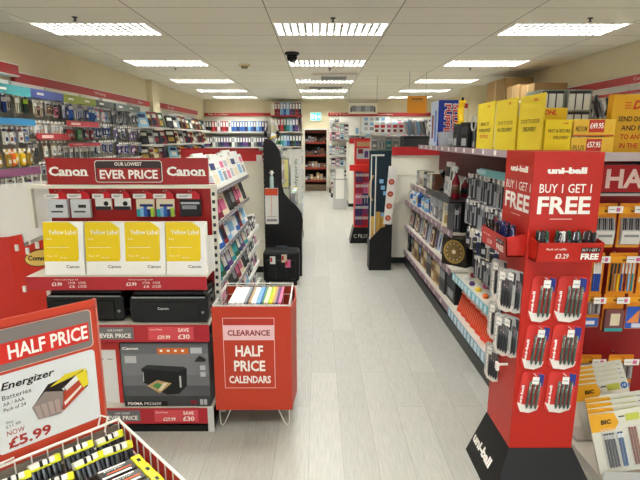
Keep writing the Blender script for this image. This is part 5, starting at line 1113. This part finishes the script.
def bic(w_,h_,kind):
    OR = M('#e08a1c',.35)
    def mk():
        o_ = bpy.data.objects.new('ballpoint_pack', None); COL.objects.link(o_)
        b = MB(); b.rrect(-w_/2,-h_,w_/2,.02,-.002,.006,OR,.002,2); b.prism([(-w_/2,-.005),(w_*.1,-.0),(w_*.1,-h_*.18),(-w_/2,-h_*.16)],'y',-.0026,-.0021,M('#eda62a',.35)); 
        if kind=='bag': b.box(-w_*.48,-.003,-h_*.98,w_*.48,-.0021,-h_*.75,M('#e39a2c'))
        b.text('BIC',.012,-.0035,-h_*.13,.012,TXK,.03,bold=.04); b.obj('card', o_)
        if kind == 'bag':
            b = MB(); b.prism([(-.003,-h_*.94),(-.022,-h_*.9),(-.028,-h_*.6),(-.012,-h_*.28),(-.003,-h_*.26)],'x',-w_*.42,w_*.42,M('#b9b6b2',.15)); b.obj('pouch', o_)
            b = MB()
            for i in range(9): b.bar((-w_*.36+w_*.09*i,-.026,-h_*.55),(-w_*.34+w_*.085*i,-.016,-h_*.27),.004,C(['dark grey','black','grey'][i%3]),5)
            b.obj('pens', o_); b = MB(); b.prism([(-.0225,-h_*.9),(-.0235,-h_*.9),(-.0300,-h_*.58),(-.029,-h_*.58)],'x',-w_*.38,w_*.38,M('#d9d6cf')); b.obj('label', o_); b = MB(); b.box(-w_*.3,-.0335,-h_*.72,w_*.3,-.031,-h_*.66,GREY); b.obj('print', o_)
        elif kind == 'blue':
            b = MB()
            for i in range(4): x = -.0+w_*.1*i; b.bar((x,-.010,-h_*.92),(x,-.010,-h_*.45),.0055,M('#2a4fa8',.3),6); b.bar((x,-.010,-h_*.45),(x,-.010,-h_*.18),.0055,WHITE,6)
            b.obj('pens', o_); b = MB(); b.box(-w_*.42,-.003,-h_*.45,-w_*.08,-.0022,-h_*.3,C('green')); b.box(-w_*.42,-.003,-h_*.7,-w_*.08,-.0022,-h_*.55,C('cream')); b.obj('print', o_)
        elif kind == 'multi':
            b = MB()
            for i in range(7): x = -w_*.4+w_*.13*i; c = ['black','tan','yellow','blue','dark red','sky blue','teal'][i]; b.bar((x,-.010,-h_*.92),(x,-.010,-h_*.45),.0055,C(c),6); b.bar((x,-.010,-h_*.45),(x,-.010,-h_*.18),.0055,WHITE if i > 2 else C('dark grey'),6)
            b.obj('pens', o_)
        elif kind == 'low':
            b = MB(); b.box(-w_*.44,-.018,-h_*.55,w_*.44,-.003,-h_*.15,M('#8a7d78',.3)); 
            for i in range(6): b.bar((-w_*.38+i*w_*.15,-.02,-h_*.5),(-w_*.38+i*w_*.15,-.02,-h_*.2),.004,C(['grey','dark grey','silver'][i%3]),5)
            b.obj('pens', o_); b = MB(); b.box(-w_*.48,-.003,-h_*.98,w_*.48,-.0022,-h_*.68,M('#3d62b5')); b.box(-w_*.3,-.004,-h_*.9,w_*.3,-.0031,-h_*.78,M('#dfe3ee')); b.obj('print', o_)
        elif kind == 'box':
            b = MB(); b.box(-w_*.45,-.03,-h_,w_*.45,-.003,-h_*.35,M('#7a4a4a')); b.box(-w_*.2,-.031,-h_*.8,w_*.25,-.0301,-h_*.45,C('cream')); b.box(-w_*.44,-.031,-h_*.97,w_*.44,-.0301,-h_*.88,C('teal')); b.obj('box', o_)
        elif kind == 'geo':
            b = MB(); b.box(-w_*.48,-.004,-h_*.98,w_*.48,-.0022,-h_*.3,M('#2b55b4')); b.prism([(-w_*.45,-h_*.8),(w_*.1,-h_*.4),(w_*.1,-h_*.8)],'y',-.006,-.0041,M('#e08a4a')); b.box(-w_*.2,-.007,-h_*.95,w_*.4,-.0061,-h_*.82,M('#d8dce8')); b.obj('print', o_)
        b = MB(); b.rrect(-.005,-.03,w_*.5+.01,.008,-.040,.003,TICKET,.001,2); b.box(.002,-.0405,-.012,w_*.25,-.0402,-.008,GREY); b.box(w_*.3,-.0405,-.022,w_*.46,-.0402,.0,C('pink')); b.obj('price_tag', o_)
        b = MB(); b.bar((0.0,.1,.004),(0,-.039,.004),.0025,CHROME,5); b.obj('hook', o_)
        return o_
    return proto(('bic',w_,h_,kind),mk)
spots = [(1.625,1.272,.135,.235,'bag','orange-topped bag of black pens, top left'),(1.775,1.272,.135,.235,'bag','orange-topped bag of pens, right in the top row'),(1.60,.985,.115,.225,'blue','pack of blue capped pens, left in the second row'),(1.765,.985,.16,.225,'multi','pack of assorted coloured pens, centre of the second row'),(1.92,.985,.12,.225,'blue','pack of blue capped pens, right in the second row'),
 (1.605,.74,.115,.19,'low','small orange and blue pack, left in the third row'),(1.74,.74,.12,.21,'box','brown printed box pack, centre of the third row'),(1.885,.74,.13,.20,'geo','blue and orange geometry pack, right of the third row'),(1.64,.355,.135,.23,'low','orange and blue pack, left in the lowest row'),(1.83,.355,.15,.24,'low','wide orange and blue pack, right in the lowest row')]
for x,z,w_,h_,kd,l in spots: bic(w_,h_,kd).put(l+' of the dark red end bay','pen pack',(x,2.745,z),group='packs on the dark red end bay')
# cascade of big ballpoint sets in the tray
def bicset():
    o_ = bpy.data.objects.new('stationery_set', None); COL.objects.link(o_)
    b = MB(); b.rrect(-.14,0,.14,.29,-.002,.008,M('#cfcdbf',.35),.003,3); b.prism([(-.139,.20),(-.03,.20),(-.005,.235),(-.02,.282),(-.139,.289)],'y',-.0028,-.0021,M('#e0a322',.35)); b.box(.03,-.003,.235,.11-.015,-.0021,.268,M('#b9bd4e')); b.text('BIC',-.065,-.0034,.232,.022,TXK,.05,bold=.05,shear=.1); b.box(-.002,-.003,.256,.026,-.0022,.262,DGREY); b.obj('card', o_)
    b = MB(); b.T = Matrix.Translation((.118,-.003,.252)) @ Matrix.Rotation(pi/2,4,'X'); b.lathe([(.018,0),(.018,.0012)],M('#2f6aa5'),16); b.T=None; b.text('15',.118,-.0048,.246,.013,TXW,.016); b.obj('badge', o_)
    for k,(x,n,c,cap) in enumerate(((-.085,4,'#454548','#c8c6c4'),(-.02,2,'#2a5486','#dfe4ea'),(.035,3,'#8a5244','#8a5244'))):
        for i in range(n):
            b = MB(); xx = x+.013*i; b.bar((xx,-.010,.03),(xx,-.010,.19 if k < 2 else .205),.0055,M(c,.35),6); 
            if k < 2: b.bar((xx,-.010,.165),(xx,-.010,.185),.0062,M(cap,.35),6)
            b.obj('pen' if k < 2 else 'pencil', o_)
    b = MB(); b.prism([(.095,.15),(.138,.16),(.135,.19)],'y',-.012,-.003,M('#d8b9a4')); b.obj('sharpener', o_); b = MB(); b.bar((.10,-.010,.05),(.10,-.010,.12),.009,M('#7fae4c'),8); b.bar((.10,-.010,.12),(.10,-.010,.13),.007,M('#2f5d2c'),8); b.obj('glue_stick', o_)
    b = MB(); b.prism([(-.003,.02),(-.018,.03),(-.018,.2),(-.003,.212)],'x',-.1,.135,M('#ffffff',.05,alpha=.10)); b.obj('blister', o_)
    return o_
bs = Proto(bicset)
for g,(n,y0,z0) in enumerate(((4,2.08,.055),(5,2.34,.07))):
    for i in range(n):
        bs.put(f'large stationery set card, {["front","second","third","fourth","rear"][i]} of the {["near","far"][g]} stack in the end bay tray','stationery set',((1.50 if g == 0 else 1.56)+.008*i,y0+.028*i,z0+.012*i+.03),(R(-14),R(-11),R(-2)),'large stationery sets in the end bay tray')
b = MB(); b.box(-.14,-.0,0,.18,.12,.068,M('#b8b2a8',.5)); q = b.obj('display_block'); q.location=(1.53,2.36,.0505); q.scale=(1,1,.2); q.name='display_tray'; tag(q,'pale riser block under the rear stack of stationery sets','riser')
# ================================================= right wall
fascia('fascia_board','dark red fascia board with computer accessories lettering on the right wall', XR-.005, 5.0, 8.6, 2.305, 2.405, 'R', [('Computer Accessories',.95,.055,.75)])
fascia('fascia_board','short red fascia board on the pillar far along the right wall', XR-.452, 11.65, 12.25, 2.33, 2.44, 'R', [('Art',0,.05,.3)])
o = thing('wall_bay','white slotted wall bay with a thin red rail on the right wall','shelving',(XR-.005,7.6,0),-pi/2); L=2.6
MB().box(-L,-.05,.12,L,0,2.28,peg).obj('back_panel', o); MB().box(-L,-.45,0,L,0,.12,DGREY).obj('plinth', o); MB().box(-.4,-.09,2.19,L-.6,-.051,2.22,SRED).obj('red_rail', o)
for k in range(5): MB().box(-L+k*(2*L-.02)/4,-.07,.12,-L+.02+k*(2*L-.02)/4,-.051,2.28,OFFW).obj('upright', o)
for zz in (.6,1.1): MB().box(-L,-.4,zz,L,-.0705,zz+.02,OFFW).obj('shelf', o)
MB().box(-L,-.62,2.23,.25,-.0905,2.255,OFFW).obj('high_shelf', o)
for ri, z in enumerate((2.1,1.85,1.6)):
    for i in range(14):
        y = 5.3+.22*i
        if ri+i == 0: hk = hookmesh(.16).obj('hook', o); h2 = hk
        else: h2 = hk.copy(); COL.objects.link(h2); h2.parent = o
        h2.location = (-(y-7.6),-.05,z)
        c1,c2,c3,kd = [('white','silver','dark grey','box'),('silver','grey','white','box'),('white','dark red','silver','box'),('sky blue','white','grey','bag')][(i+ri*2)%4]
        hpack(.15,.2,kd,c1,c2,c3).put(f'{c1} {NM[kd]}, {nth(i,14)} in the {["top","middle","lower"][ri]} hanging row on the right wall',NM[kd],(XR-.19,y,z-.003),(0,0,-pi/2),'hanging packs on the right wall')
def carton(w_,d,h):
    def mk():
        o_ = bpy.data.objects.new('cardboard_carton', None); COL.objects.link(o_)
        MB().box(0,0,0,w_,d,h,M('#b08f60',.8)).obj('carton', o_, bevel=.004); MB().box(-.001,-.001,h*.0,w_*.0+.003,d*.0+.001,h,M('#9c7c4f',.8)).box(-.0015,d*.46,.01,.0,d*.54,h-.01,M('#c9ab78',.4)).box(0,d*.46,h-.0005,w_,d*.54,h+.001,M('#c9ab78',.4)).obj('packing_tape', o_); return o_
    return proto(('cart',w_,d,h),mk)
for (y,w_,d,h,l) in ((8.95,.5,.95,.44,'large brown cardboard carton, farthest of the three on the right wall bay'),(8.3,.5,.55,.26,'middle brown cardboard carton of the three on the right wall bay'),(7.72,.5,.5,.22,'brown cardboard carton nearest the red fascia on the right wall bay')):
    carton(w_,d,h).put(l,'carton',(XR-.62,y,2.2555),(0,0,0),'cardboard cartons on the right wall bay')
